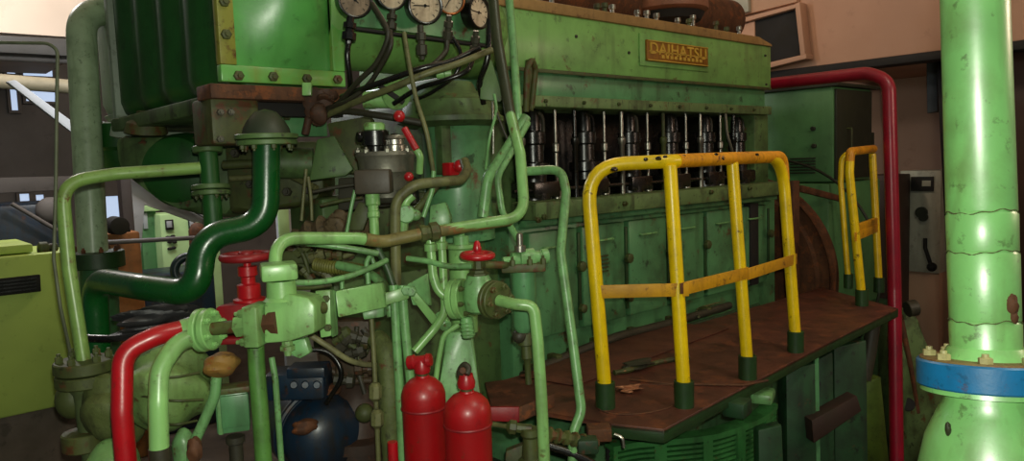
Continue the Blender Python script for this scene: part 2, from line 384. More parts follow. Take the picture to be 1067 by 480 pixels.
b = nb(); bx(b, -.8, xr-.02, 5.23, 5.8, FZ, at_y(60, 424, 5.2).z, .01); obj('plinth', b, paint('grey_plinth', (112, 98, 86), .6, .4, scale=3), t)
t = thing('small_fitting', 'small grimy fitting on top of the yellow-green cabinet', 'fitting', at_y(44, 264, 5.3))
b = nb(); lathe(b, at_y(39, 259, 5.3), (1, 0, 0), [(0, .02), (.01, .04), (.05, .04), (.06, .025), (.1, .03), (.11, .015)], 14); obj('barrel', b, OLV, t)
b = nb(); box(b, at_y(46, 261, 5.3), (.07, .05, .04)); obj('bracket', b, DARK, t)

# ---- right side background
t = thing('ventilation_outlet', 'dark square ventilation opening with beige frame high behind the name plate cover', 'ventilation outlet', at_x(806, 40, 7.6))
def poly_x(bm, pts, x, dx, bev=.006): prism(bm, [at_x(u, v, x) for (u, v) in pts], (dx, 0, 0), bev)
b = nb(); poly_x(b, [(786, 21), (829, 7), (836, 58), (788, 69)], 7.62, .05); obj('dark_opening', b, DARK, t)
fr = [((728, 31), (830, 4), (830, 8), (728, 36)), ((828, 4), (833, 2), (839, 57), (834, 59)), ((780, 70), (840, 56), (840, 61), (780, 76))]
for q in fr: b = nb(); poly_x(b, list(q), 7.55, .16); obj('frame_bar', b, TRUNK, t)
b = nb(); poly_x(b, [(734, 36), (786, 22), (787, 68), (734, 78)], 7.6, .1); obj('frame_panel', b, TRUNK, t)
b = nb(); poly_x(b, [(700, -40), (830, -40), (830, 2), (700, 34)], 7.64, .1); obj('upper_panel', b, WALLM, t)
b = nb(); poly_x(b, [(752, -6), (779, -10), (780, 12), (752, 18)], 7.58, .06); obj('grey_plate', b, GPAN, t)
t = thing('pump_control_panel', 'grey wall panel with dark display behind the maroon pipe', 'control panel', (8.9, 3.1, 0))
def rect_x(bm, u0, v0, u1, v1, x, dx, bev=.004):
    a, c = at_x(u0, v0, x), at_x(u1, v1, x)
    bx(bm, x, x+dx, min(a.y, c.y), max(a.y, c.y), min(a.z, c.z), max(a.z, c.z), bev)
b = nb(); rect_x(b, 938, 178, 979, 285, 8.7, .4, .01); obj('panel_body', b, GPAN, t)
b = nb(); rect_x(b, 950, 184, 973, 199, 8.7, -.03); d_ = obj('display', b, DARK, t)
b = nb(); rect_x(b, 961, 188, 970, 194, 8.67, -.01); obj('display_screen', b, GPAN, d_)
for (u, v, r) in ((961, 221, .06), (963, 226, .045)):
    b = nb(); p = at_x(u, v, 8.7); cyl(b, p, p-V((.05, 0, 0)), r); obj('dial', b, SWD, t)
b = nb(); tube(b, [at_x(964, 248, 8.66), at_x(964, 258, 8.66), at_x(970, 276, 8.66)], .02, .05); obj('cable', b, DARK, t)
b = nb(); ball(b, at_x(971, 278, 8.65), .05); obj('plug', b, DARK, t)
b = nb(); bx(b, 8.75, 9.1, at_x(979, 200, 8.7).y, at_x(938, 200, 8.7).y, FZ, .46, .01); obj('plinth', b, WALLM, t)
b = nb(); poly_x(b, [(975, 56), (988, 53), (996, 900), (983, 900)], 8.2, .15)
solid('dark_pillar', 'dark narrow pillar between the grey panel and the thick pale green pipe', 'pillar', b, DARK)
b = nb(); poly_x(b, [(965, 57), (976, 55), (977, 116), (966, 118)], 8.4, .12)
solid('wall_box', 'small blue-grey box on the bulkhead beside the dark pillar', 'box', b, paint('blue_grey_box', (70, 76, 76), .5, .2))
b = nb(); poly_x(b, [(1040, 45), (1110, 36), (1112, 900), (1042, 900)], 8.2, .4)
solid('dark_locker', 'dark brown locker at the right edge behind the thick pale pipe', 'locker', b, paint('dark_brown_locker', (70, 46, 36), .55, .3, scale=3))
t = thing('dark_cabinet', 'dark brown cabinet behind the second short yellow rail', 'cabinet', (7.4, 3.0, 0))
p = at_x(934, 182, 8.2); q = at_x(868, 190, 8.2)
b = nb(); bx(b, 8.2, 8.6, p.y, q.y, FZ, p.z, .02); obj('cabinet_body', b, paint('brown_black_cabinet', (60, 40, 34), .5, .4, scale=4), t)
b = nb(); bx(b, 8.17, 8.2, p.y+.05, q.y-.05, .1, p.z-.06, .01); obj('door', b, paint('brown_black_door', (52, 36, 30), .5, .4, scale=4), t)

# switch box and generator behind the flywheel
t = thing('switch_box', 'green terminal box with louvre and dark side below the maroon pipe', 'terminal box', (6.55, 3.4, 1.5))
b = nb(); bx(b, 6.2, 6.94, 2.87, 3.9, 1.5, 2.30, .01); obj('box_body', b, SWG, t)
b = nb(); bx(b, 6.17, 7.02, 2.82, 3.93, 2.30, 2.33, .006); obj('lid', b, SWD, t)
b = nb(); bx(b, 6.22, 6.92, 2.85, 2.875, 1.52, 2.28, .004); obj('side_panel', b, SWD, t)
b = nb(); bx(b, 6.96, 7.06, 2.88, 3.2, 1.52, 1.92, .01); obj('side_flange', b, SWD, t)
b = nb(); tube(b, [V((6.42, 2.85, 1.75)), V((6.42, 2.81, 1.75)), V((6.42, 2.81, 1.95)), V((6.42, 2.85, 1.95))], .008, .01, 8); obj('handle', b, OLV, t)
for k in range(6):
    p, q = at_x(824, 166+k*3, 6.2), at_x(850, 164+k*3, 6.2); b = nb()
    box(b, ((p+q)/2)-V((.008, 0, 0)), (.02, abs(p.y-q.y), .012), None, .002); obj('louvre_slat', b, SWD, t)
for (u, v) in ((849, 152), (848, 134)):
    b = nb(); p = at_x(u, v, 6.2); cyl(b, p, p-V((.03, 0, 0)), .02); obj('knob', b, SWD, t)
t = thing('generator', 'green generator housing with a large brown flywheel at the engine end', 'generator', (6.8, 3.5, 0))
b = nb(); bx(b, 6.15, 7.2, 2.88, 4.4, .35, 1.49, .02); obj('housing', b, SWG, t)
b = nb(); bx(b, 5.6, 7.2, 2.75, 4.5, FZ, .36, .02); obj('bedplate', b, UG, t)
b = nb(); torus(b, (6.15, 3.4, .75), (1, 0, 0), .95, .012, 64, 8); obj('housing_seam', b, SWD, t)
b = nb(); lathe(b, (5.58, 3.42, .75), (1, 0, 0), [(0, .2), (.0, .7), (.03, .72), (.03, .80), (.0, .82), (.13, .83), (.14, .2)], 72); obj('flywheel', b, RUST, t)
b = nb(); lathe(b, (5.4, 3.42, .75), (1, 0, 0), [(0, .16), (.2, .16)], 24); obj('shaft', b, STL, t)
t = thing('flywheel_guard', 'rusty brown guard post with sloping bar beside the flywheel', 'guard', (5.42, 2.83, .7))
p = at_y(827, 188, 2.83)
b = nb(); bx(b, 5.37, 5.47, 2.79, 2.83, .7, p.z, .006); obj('post', b, RUST, t)
b = nb(); prism(b, [at_y(833, 193, 2.82), at_y(874, 204, 2.82), at_y(874, 210, 2.82), at_y(833, 200, 2.82)], (0, -.03, 0), .003); obj('bar', b, RUST, t)

# ================================================================== THE ENGINE
eng = thing('marine_diesel_engine', 'large green engine with long cover carrying the gold name plate', 'engine', (3.9, 3.6, 0))
b = nb(); bx(b, 2.55, 5.30, 2.9, 4.4, .35, 1.46, .02); obj('crankcase', b, CG, eng)
b = nb(); bx(b, 2.3, 5.5, 2.74, 4.5, FZ, .36, .02); obj('bedplate', b, CG, eng)
b = nb(); bx(b, 2.62, 5.24, 2.76, 2.95, 1.45, 1.545, .01); obj('ledge', b, GRG, eng)
b = nb(); bx(b, 2.62, 5.22, 2.84, 2.95, 1.41, 1.45, .006); obj('ledge_lip', b, CG, eng)
b = nb(); bx(b, 2.6, 5.24, 3.2, 4.3, 1.5, 2.06, .01); obj('cylinder_block', b, BLK, eng)
# doors
for k in range(6):
    x0 = 2.63+.415*k
    b = nb(); bx(b, x0+.02, x0+.395, 2.855, 2.91, .80, 1.38, .012); dr = obj('inspection_door', b, CG, eng)
    for (z, s) in ((1.16, .03), (.92, .026)):
        b = nb(); lathe(b, (x0+.40, 2.862, z), (0, -1, 0), [(0, .012), (.02, .012), (.022, s), (.045, s), (.05, s*.6)], 8); obj('door_knob', b, OLV, dr)
    b = nb(); box(b, (x0+.40, 2.855, 1.1), (.022, .02, .5), None, .004); obj('clamp_bar', b, SOCK, dr)
    b = nb(); tube(b, [V((x0+.12, 2.857, 1.29)), V((x0+.12, 2.835, 1.29)), V((x0+.27, 2.835, 1.29)), V((x0+.27, 2.857, 1.29))], .007, .01, 8); obj('door_handle', b, TG, dr)
for k in range(5):
    p = at_y(626, 267+k*4, 2.85); b = nb(); box(b, p, (.13, .012, .010), None, .002); obj('vent_slat', b, OLV, eng)
b = nb(); bx(b, 4.84, 4.95, 2.84, 2.91, .8, 1.40, .006); obj('dark_strip', b, DARK, eng)
# head cover
b = nb(); bx(b, 2.5, 5.17, 2.86, 4.25, 2.24, 2.545, .012); obj('rocker_cover', b, MG, eng)
b = nb(); bx(b, 2.5, 5.15, 2.90, 4.2, 2.10, 2.245, .008); obj('lower_cover_band', b, CG, eng)
b = nb(); bx(b, 2.6, 5.16, 2.85, 4.2, 2.045, 2.105, .006); obj('cover_flange', b, GRG, eng)
b = nb(); bx(b, 2.46, 4.98, 2.845, 4.27, 2.54, 2.60, .01); obj('cover_rim', b, TAN, eng)
b = nb(); prism(b, [V((4.98, 2.85, 2.545)), V((5.17, 2.85, 2.545)), V((5.16, 2.85, 2.56)), V((4.98, 2.85, 2.60))], (0, 1.4, 0), .003); obj('cover_rim', b, TAN, eng)
b = nb(); bx(b, 2.52, 5.16, 2.853, 2.862, 2.225, 2.245, .002); obj('drip_edge', b, OLV, eng)
bolts(eng, [V((x, 2.85, 2.075)) for x in [2.8+.3*i for i in range(8)]], (0, -1, 0), .012, .012, OLV)
bolts(eng, [at_y(u, v, 2.86) for (u, v) in ((797, 58), (798, 88), (794, 112), (600, 38), (655, 55))], (0, -1, 0), .010, .008, DST)
# name plate with raised lettering
p0, p1 = at_y(672, 39, 2.85), at_y(736, 71, 2.85)
nx0, nx1 = p0.x, p1.x; nz1 = at_y(672, 39, 2.85).z-.012; nz0 = at_y(736, 70, 2.85).z
b = nb(); bx(b, nx0-.05, nx1+.03, 2.85, 2.862, nz0-.03, nz1+.035, .004); obj('plate_backing', b, MG, eng)
b = nb(); bx(b, nx0, nx1, 2.835, 2.852, nz0, nz1, .004); npl = obj('name_plate', b, PLT, eng)
cu = bpy.data.curves.new('lettering', 'FONT'); cu.body = 'DAIHATSU'; cu.extrude = .004; cu.size = .2; cu.offset = .003; cu.space_character = 1.12
to = bpy.data.objects.new('lettering_source', cu); COL.objects.link(to)
bpy.context.view_layer.update()
me = bpy.data.meshes.new_from_object(to.evaluated_get(bpy.context.evaluated_depsgraph_get()))
bpy.data.objects.remove(to)
b = nb(); b.from_mesh(me); bpy.data.meshes.remove(me)
xs = [w.co.x for w in b.verts]; ys = [w.co.y for w in b.verts]
W, H = max(xs)-min(xs), max(ys)-min(ys); tw = (nx1-nx0)*.92; th = (nz1-nz0)*.56
for w in b.verts:
    w.co = V((nx0+(nx1-nx0)*.04+(w.co.x-min(xs))/W*tw, 2.833-w.co.z, nz0+(nz1-nz0)*.34+(w.co.y-min(ys))/H*th))
obj('lettering', b, GOLD, npl)
b = nb(); bx(b, nx0+.02, nx1-.02, 2.829, 2.836, nz0+.055, nz0+.062, .001); obj('plate_line', b, GOLD, npl)
for k in range(10):
    b = nb(); x = nx0+.14+k*.045; bx(b, x, x+.026, 2.829, 2.836, nz0+.022, nz0+.042, .001); obj('small_mark', b, GOLD, npl)
for (z, h) in ((nz0+.006, .006), (nz1-.006, .006)):
    b = nb(); bx(b, nx0+.004, nx1-.004, 2.829, 2.836, z-h/2, z+h/2, .001); obj('plate_border', b, GOLD, npl)
# fuel pumps in the dark recess
for k in range(6):
    x = 2.83+.415*k
    b = nb(); lathe(b, (x, 2.99, 1.545), (0, 0, 1), [(0, .095), (.04, .095), (.045, .075), (.14, .075), (.15, .09), (.20, .09), (.21, .062), (.30, .060), (.31, .072), (.37, .072), (.38, .045), (.46, .042), (.49, .03)], 24)
    fp = obj('fuel_injection_pump', b, BLK, eng)
    b = nb(); box(b, (x+.02, 3.0, 1.60), (.2, .2, .09), None, .01); obj('pump_base', b, BLK, fp)
    b = nb(); lathe(b, (x-.14, 2.93, 1.54), (0, 0, 1), [(0, .016), (.30, .016), (.31, .024), (.34, .024), (.35, .012), (.5, .012)], 10); obj('push_rod', b, (STL, BLK, STL, OLV, STL, BLK)[k], fp)
    b = nb(); lathe(b, (x+.15, 2.96, 1.54), (0, 0, 1), [(0, .028), (.08, .028), (.09, .011), (.26, .011), (.27, .02), (.31, .02), (.32, .009), (.5, .009)], 10); obj('push_rod', b, STL, fp)
    b = nb(); hose(b, [V((x, 3.02, 1.98)), V((x+.03, 3.0, 2.02)), V((x+.08, 2.99, 2.0)), V((x+.085, 3.0, 1.85)), V((x+.08, 3.05, 1.62))], .011, 8); obj('injection_tube', b, BLK if k % 2 else DST, fp)
    for z in (1.68, 1.86):
        b = nb(); hexbolt(b, (x-.02, 2.965, z), (-.3, -1, 0), .016, .02); obj('pump_screw', b, STL, fp)
b = nb(); tube(b, [V((2.62, 2.93, 1.60)), V((5.2, 2.93, 1.60))], .012, .01); obj('fuel_rack_rod', b, BLK, eng)
b = nb(); bx(b, 5.0, 5.2, 2.9, 3.2, 1.54, 2.05, .01); obj('end_bracket', b, HG, eng)
b = nb(); hose(b, [V((4.55, 2.86, 2.04)), V((4.54, 2.84, 1.9)), V((4.6, 2.84, 1.78)), V((4.7, 2.9, 1.7))], .010, 8); obj('leak_tube', b, GST, eng)
# dirty pipe run along the foot of the crankcase
b = nb(); hose(b, [at_y(545, 392, 2.76), at_y(575, 378, 2.78), at_y(640, 352, 2.78), at_y(700, 336, 2.78), at_y(760, 318, 2.78)], .028, 12, .15); obj('foot_pipe', b, DST, eng)
b = nb(); tube(b, [at_y(545, 398, 2.7), at_y(650, 360, 2.72), at_y(790, 318, 2.72)], .018, .05); obj('foot_pipe', b, UG, eng)
for (u, v) in ((553, 385), (578, 374), (598, 368), (622, 357), (660, 346), (700, 334), (735, 324)):
    b = nb(); box(b, at_y(u, v, 2.80), (.05, .08, .06), None, .01); obj('foot_clip', b, OLV, eng)
bolts(eng, [at_y(u, v, 2.76) for (u, v) in ((560, 229), (566, 226), (612, 218), (650, 212), (700, 205), (740, 200), (780, 196))], (0, -1, 0), .016, .018, OLV)
# studs along the top of the cover
for (u, v) in ((575, 2), (622, 6), (630, 8), (638, 10), (664, 15), (674, 18), (684, 20), (706, 22), (718, 23), (722, 24), (746, 31), (757, 33), (770, 37)):
    p = at_y(u, v, 3.0); h = random.uniform(.0, .05); b = nb()
    lathe(b, V((p.x, 3.0, 2.59)), (0, 0, 1), [(0, .03), (.03, .03), (.035, .014), (.05+h, .014), (.055+h, .022), (.08+h, .02)], 10); obj('indicator_cock', b, STL if random.random() < .5 else OLV, eng)
# free end of the engine: drum, casing, end block
b = nb(); lathe(b, (1.56, 3.06, 2.43), (1, 0, 0), [(0, .05), (.0, .215), (.03, .225), (.5, .232), (.95, .235), (1.0, .2)], 48); obj('end_drum', b, MG, eng)
b = nb(); bx(b, 2.3, 2.9, 3.1, 4.3, .3, 2.1, .03); obj('end_block', b, HG, eng)
p = at_d(472, 180, 3.3)
zt = z_at(96, p.x, p.y); zs = z_at(128, p.x, p.y); zb = z_at(250, p.x, p.y)
b = nb(); lathe(b, V((p.x, p.y, zs)), (0, 0, 1), [(-.02, .19), (0, .235), (.02, .235), (.03, .22), (.09, .20), (zt-zs, .12), (zt-zs+.04, .1), (zt-zs+.05, .02)], 36); obj('governor_cap', b, HG, eng)
b = nb(); lathe(b, V((p.x+.04, p.y+.02, zb)), (0, 0, 1), [(0, .16), (.1, .16), (.12, .15), (zs-zb-.05, .15), (zs-zb-.02, .17)], 36); obj('governor_column', b, CG, eng)
b = nb(); box(b, at_d(462, 155, 3.15), (.05, .05, .22)); obj('governor_rib', b, HG, eng)
b = nb(); prism(b, [at_d(340, 128, 3.35), at_d(386, 120, 3.35), at_d(392, 182, 3.35), at_d(352, 180, 3.35)], CF*.1, .01); obj('olive_panel', b, OLV, eng)
b = nb(); prism(b, [at_d(330, 145, 3.1), at_d(348, 141, 3.1), at_d(368, 176, 3.1), at_d(360, 183, 3.1), at_d(322, 188, 3.1)], CF*.03, .006); obj('gusset_plate', b, HG, eng)
b = nb(); bx(b, 1.62, 2.5, 3.15, 3.5, 1.2, 1.62, .02); obj('gear_case', b, HG, eng)
b = nb(); bx(b, 1.9, 2.6, 3.0, 3.6, .3, 1.25, .02); obj('gear_case', b, HG, eng)
b = nb(); prism(b, [at_d(352, 185, 3.2), at_d(430, 182, 3.2), at_d(434, 212, 3.2), at_d(352, 220, 3.2)], CF*.15, .01); obj('dark_housing', b, DST, eng)

# exhaust pieces over the cover
b = nb(); tube(b, [V((2.3, 3.75, 2.95)), V((6.0, 3.75, 2.95))], .19, .1, 28); solid('exhaust_manifold', 'rust brown lagged exhaust manifold running behind the studs above the cover', 'exhaust pipe', b, RUST)
t = thing('exhaust_drum', 'wide tan drum standing above the cover behind the name plate', 'exhaust drum', (4.75, 3.55, 2.9))
pc = at_d(697, 15, 5.75)
b = nb(); lathe(b, V((pc.x, pc.y, pc.z)), (0, 0, 1), [(0, .27), (.02, .30), (.7, .30)], 40); obj('drum_body', b, paint('tan_drum', (150, 98, 72), .5, .3, dirtcol=(90, 54, 38), scale=5), t)
b = nb(); lathe(b, V((pc.x, pc.y, pc.z-.06)), (0, 0, 1), [(0, .24), (.055, .27)], 40); obj('dark_base', b, DARK, t)

# ================================================================== CHARGE AIR COOLER AT THE LEFT END
ck = thing('charge_air_cooler', 'big dark green ribbed cooler box with bright green bolted front at upper left', 'cooler', (1.35, 3.7, 2.1))
b = nb(); rows = []
n = 60
for k in range(n+1):
    y = 2.93 + 1.62*k/n
    x = 1.16 - .035*(.5+.5*cos(2*pi*k/n*4.5))
    rows.append((x, y))
vs = []
for (x, y) in rows:
    vs.append([b.verts.new((x+dx, y, z)) for (dx, z) in ((.10, 2.06), (.02, 2.10), (0, 2.16), (0, 3.3))])
for a, c in zip(vs, vs[1:]):
    for j in range(3): b.faces.new((a[j], c[j], c[j+1], a[j+1]))
bx(b, 1.2, 1.6, 2.93, 4.54, 2.065, 3.3, .02)
obj('ribbed_casing', b, VG, ck, ang=60)
b = nb(); bx(b, 1.13, 1.6, 4.55, 4.62, 2.02, 3.3, .01); bx(b, 1.16, 1.6, 4.6, 5.02, 2.10, 3.3, .08); prism(b, [V((1.17, 4.62, 2.12)), V((1.17, 5.0, 2.12)), V((1.3, 4.95, 1.92)), V((1.3, 4.6, 1.92))], (.3, 0, 0), .01)
obj('end_cover', b, GG, ck)
# front frame and bulged panel
b = nb()
bx(b, 1.085, 1.615, 2.855, 2.90, 2.10, 2.165, .006); bx(b, 1.56, 1.615, 2.855, 2.90, 2.165, 3.3, .006)
obj('front_frame', b, paint('bright_frame_green', (108, 180, 84), .36, .55, dirtcol=(138, 128, 34), rust=.05, coat=.2, scale=5), ck)
b = nb(); bx(b, 1.085, 1.15, 2.855, 2.90, 2.165, 3.3, .006); obj('frame_edge', b, paint('worn_yellow_green_edge', (150, 152, 56), .45, .6, dirtcol=(110, 90, 30), rust=.3, scale=7), ck)
b = nb(); NX, NZ = 20, 28; g = []
for i in range(NX+1):
    row = []
    for j in range(NZ+1):
        x = 1.14+.43*i/NX; z = 2.16+1.1*j/NZ; fx = sin(pi*(i/NX)**1.35); fz = 1-(1-min(1, j/NZ*2.2))**2.4
        row.append(b.verts.new((x, 2.885-.115*fx*fz, z)))
    g.append(row)
for i in range(NX):
    for j in range(NZ): b.faces.new((g[i][j], g[i+1][j], g[i+1][j+1], g[i][j+1]))
obj('bulged_panel', b, paint('bright_panel_green', (98, 178, 86), .26, .3, dirtcol=(60, 110, 48), coat=.6, coatr=.2, scale=5), ck, ang=70)
bolts(ck, [at_y(u, v, 2.855) for (u, v) in ((248, 79), (284, 80), (319, 82), (351, 83), (235, 36), (233, 2))], (0, -1, 0), .020, .018, RSG)
b = nb(); bx(b, 1.02, 1.62, 2.80, 2.95, 2.03, 2.085, .006); obj('base_channel', b, RUST, ck)
b = nb(); bx(b, 1.03, 1.62, 2.90, 2.96, 1.975, 2.03, .004); obj('base_channel', b, DARK, ck)
b = nb(); bx(b, 1.03, 1.22, 2.84, 3.05, 1.86, 2.04, .015); obj('corner_bracket', b, RSG, ck)
b = nb(); bx(b, 1.08, 1.62, 3.05, 3.1, 1.90, 2.03, .006); obj('under_plate', b, CG, ck)
b = nb(); bx(b, 1.1, 1.6, 3.1, 4.55, 2.0, 2.07, .01); obj('under_plate', b, HG, ck)
bolts(ck, [at_y(u, v, 2.84) for (u, v) in ((229, 117), (240, 117), (229, 145))], (0, -1, 0), .014, .016, GST)
bolts(ck, [at_y(u, v, 3.05) for (u, v) in ((262, 112), (296, 110), (298, 122))], (0, -1, 0), .016, .02, OLV)
for (u, v, s) in ((152, 128, .07), (128, 132, .045), (112, 138, .04)):
    b = nb(); p = at_x(u, v, 1.16); lathe(b, p, (0, .2, -1), [(-.06, s*.6), (-.02, s*.7), (0, s*1.3), (.05, s*1.5), (.06, s)], 14); obj('foot_lug', b, RSG if s > .05 else GG, ck)
# round belly of the turbocharger under the cooler
t = thing('turbocharger', 'dark green rounded turbocharger belly under the ribbed cooler box', 'turbocharger', at_d(175, 215, 3.9))
prof = [(116, 140), (120, 174), (128, 180), (138, 187), (159, 203), (185, 217), (209, 225), (236, 226), (250, 205), (252, 140)]
b = nb(); prism(b, [at_d(u, v, 3.75) for (u, v) in prof], CF*.55, .05); obj('casing', b, HG, t)
b = nb(); lathe(b, at_d(188, 178, 3.8), -CF+V((0, 0, -.1)), [(-.1, .2), (0, .19), (.06, .17), (.09, .12), (.10, .02)], 40); obj('volute', b, VG, t)
b = nb(); lathe(b, at_d(128, 148, 4.3), (0, 0, -1), [(-.1, .14), (.03, .14), (.05, .12), (.14, .11), (.2, .06)], 30); obj('inlet', b, VG, t)
b = nb(); prism(b, [at_d(u, v, 3.5) for (u, v) in ((232, 146), (336, 146), (338, 196), (326, 214), (262, 218), (238, 223))], CF*.25, .03); obj('support_casting', b, OLV, t)
b = nb(); lathe(b, at_d(312, 170, 3.35), (CR+CF*.2), [(-.16, .03), (-.155, .07), (.06, .07), (.065, .05), (.12, .05)], 22); obj('oil_drain', b, HG, t)
for (u, v) in ((246, 160), (262, 192), (300, 200), (322, 198), (296, 158)):
    b = nb(); hexbolt(b, at_d(u, v, 3.5), -CF, .022, .03); obj('bolt', b, DST, t)
b = nb(); tube(b, path((240, 186, 3.4), (300, 182, 3.4), (330, 196, 3.3)), .014, .05); obj('oil_tube', b, HOSE, t)
b = nb(); cyl(b, at_d(232, 172, 3.3), at_d(268, 170, 3.3), .02); obj('cross_bolt', b, OLV, t)

# tall grey-green column pipe with elbow into the cooler end
t = thing('column_pipe', 'tall grey-green pipe with top elbow into the cooler end', 'pipe', at_d(100, 370, 4.1))
b = nb(); tube(b, path((100, 318, 4.1), (92, 170, 4.1), (84, 18, 4.1), (125, 6, 4.35)), .076, .17, 24); obj('pipe_run', b, PG, t)
b = nb(); pf = at_d(101, 270, 4.1); cyl(b, pf+V((0, 0, .045)), pf-V((0, 0, .045)), .14, seg=28); obj('flange', b, SOCK, t)
boltring(t, pf+V((0, 0, .045)), (0, 0, 1), .112, 8, .012, .02, RUST)
b = nb(); tube(b, drop((103, 275, 4.1), (104, 400, 4.1)), .095, .05, 24); obj('lower_run', b, paint('teal_green_pipe', (60, 110, 66), .4, .4, scale=8), t)
# yellow-green pipe bending down at left
t = thing('bent_pipe', 'yellow-green pipe bending down in front of the tall column pipe', 'pipe', at_d(88, 376, 2.5))
b = nb(); tube(b, path((208, 175, 2.75), (120, 181, 2.6), (64, 190, 2.5), (72, 280, 2.5), (88, 380, 2.5)), .0225, .13, 18); obj('pipe_run', b, paint('yellow_green_pipe', (128, 166, 84), .34, .5, dirtcol=(84, 84, 34), rust=.1, coat=.25, scale=10), t)
# stacked flanges where it ends
t = thing('flanged_fitting', 'olive flanged fitting at lower left under the yellow-green pipe', 'fitting', at_d(90, 500, 2.5))
p = at_d(89, 388, 2.5)
b = nb(); cyl(b, p+V((0, 0, .045)), p+V((0, 0, .005)), .094, seg=30); cyl(b, p-V((0, 0, .0)), p-V((0, 0, .04)), .092, seg=30); obj('flange', b, OLV, t)
boltring(t, p+V((0, 0, .045)), (0, 0, 1), .073, 6, .013, .02, OLV, .3)
b = nb(); lathe(b, p-V((0, 0, .04)), (.04, 0, -1), [(0, .06), (.03, .045), (.2, .043), (.45, .043)], 22); obj('neck', b, paint('dull_green_pipe', (88, 104, 62), .5, .5, scale=12), t)
b = nb(); ball(b, at_d(76, 416, 2.52), .055, (1, 1, 1.2)); obj('side_lug', b, OLV, t)
p = at_d(88, 458, 2.5); b = nb(); cyl(b, p+V((0, 0, .03)), p-V((0, 0, .03)), .068, seg=26); obj('lower_flange', b, RSG, t)
pipe('thin_tube', 'thin grey tube dropping along the left edge beside the column pipe', path((-20, 44, 2.4), (50, 45, 2.4), (60, 52, 2.4), (58, 200, 2.4), (56, 270, 2.4), (63, 320, 2.4), (73, 366, 2.45)), .0055, paint('thin_grey_green', (92, 100, 76), .5, .3, scale=12), .05, 'tube')

# dark green thick pipe with elbows and domed top
t = thing('elbowed_pipe', 'thick glossy dark green pipe with three elbows below a dome', 'pipe', at_d(96, 400, 3.0))
b = nb(); tube(b, drop((278, 150, 2.7), (277, 234, 2.7), (211, 246, 2.66), (206, 306, 2.62), (150, 299, 2.7), (98, 291, 2.95), (100, 400, 3.0)), .0485, .12, 26); obj('pipe_run', b, DG, t)
p = at_d(278, 145, 2.7)
b = nb(); cyl(b, p+V((0, 0, .018)), p, .112, seg=34); cyl(b, p-V((0, 0, .003)), p-V((0, 0, .022)), .108, seg=34); obj('flange', b, HG, t)
boltring(t, p-V((0, 0, .022)), (0, 0, -1), .088, 8, .010, .014, OLV, .2)
b = nb(); lathe(b, p+V((0, 0, .018)), (0, 0, 1), [(0, .086), (.02, .082), (.05, .066), (.08, .04), (.092, 0)], 34); obj('dome', b, paint('dark_grey_dome', (50, 60, 44), .4, .4, scale=9), t)
# second, slimmer vertical flanged pipe
t = thing('flanged_pipe', 'dark green upright pipe with two flanges left of the dome', 'pipe', at_d(221, 250, 3.0))
b = nb(); p0 = at_d(216, 150, 3.0); p1 = at_d(224, 252, 3.0); cyl(b, p0, p1, .037, seg=24); obj('pipe_run', b, VG, t)
d = (p1-p0).normalized(); q = at_d(220, 198, 3.0)
b = nb(); cyl(b, q-d*.022, q-d*.002, .075, seg=28); cyl(b, q+d*.002, q+d*.022, .075, seg=28); obj('flange', b, HG, t)
boltring(t, q+d*.022, d, .058, 6, .008, .010, OLV)
q = at_d(216.5, 156, 3.0); b = nb(); cyl(b, q-d*.015, q+d*.012, .058, seg=28); obj('top_flange', b, HG, t)

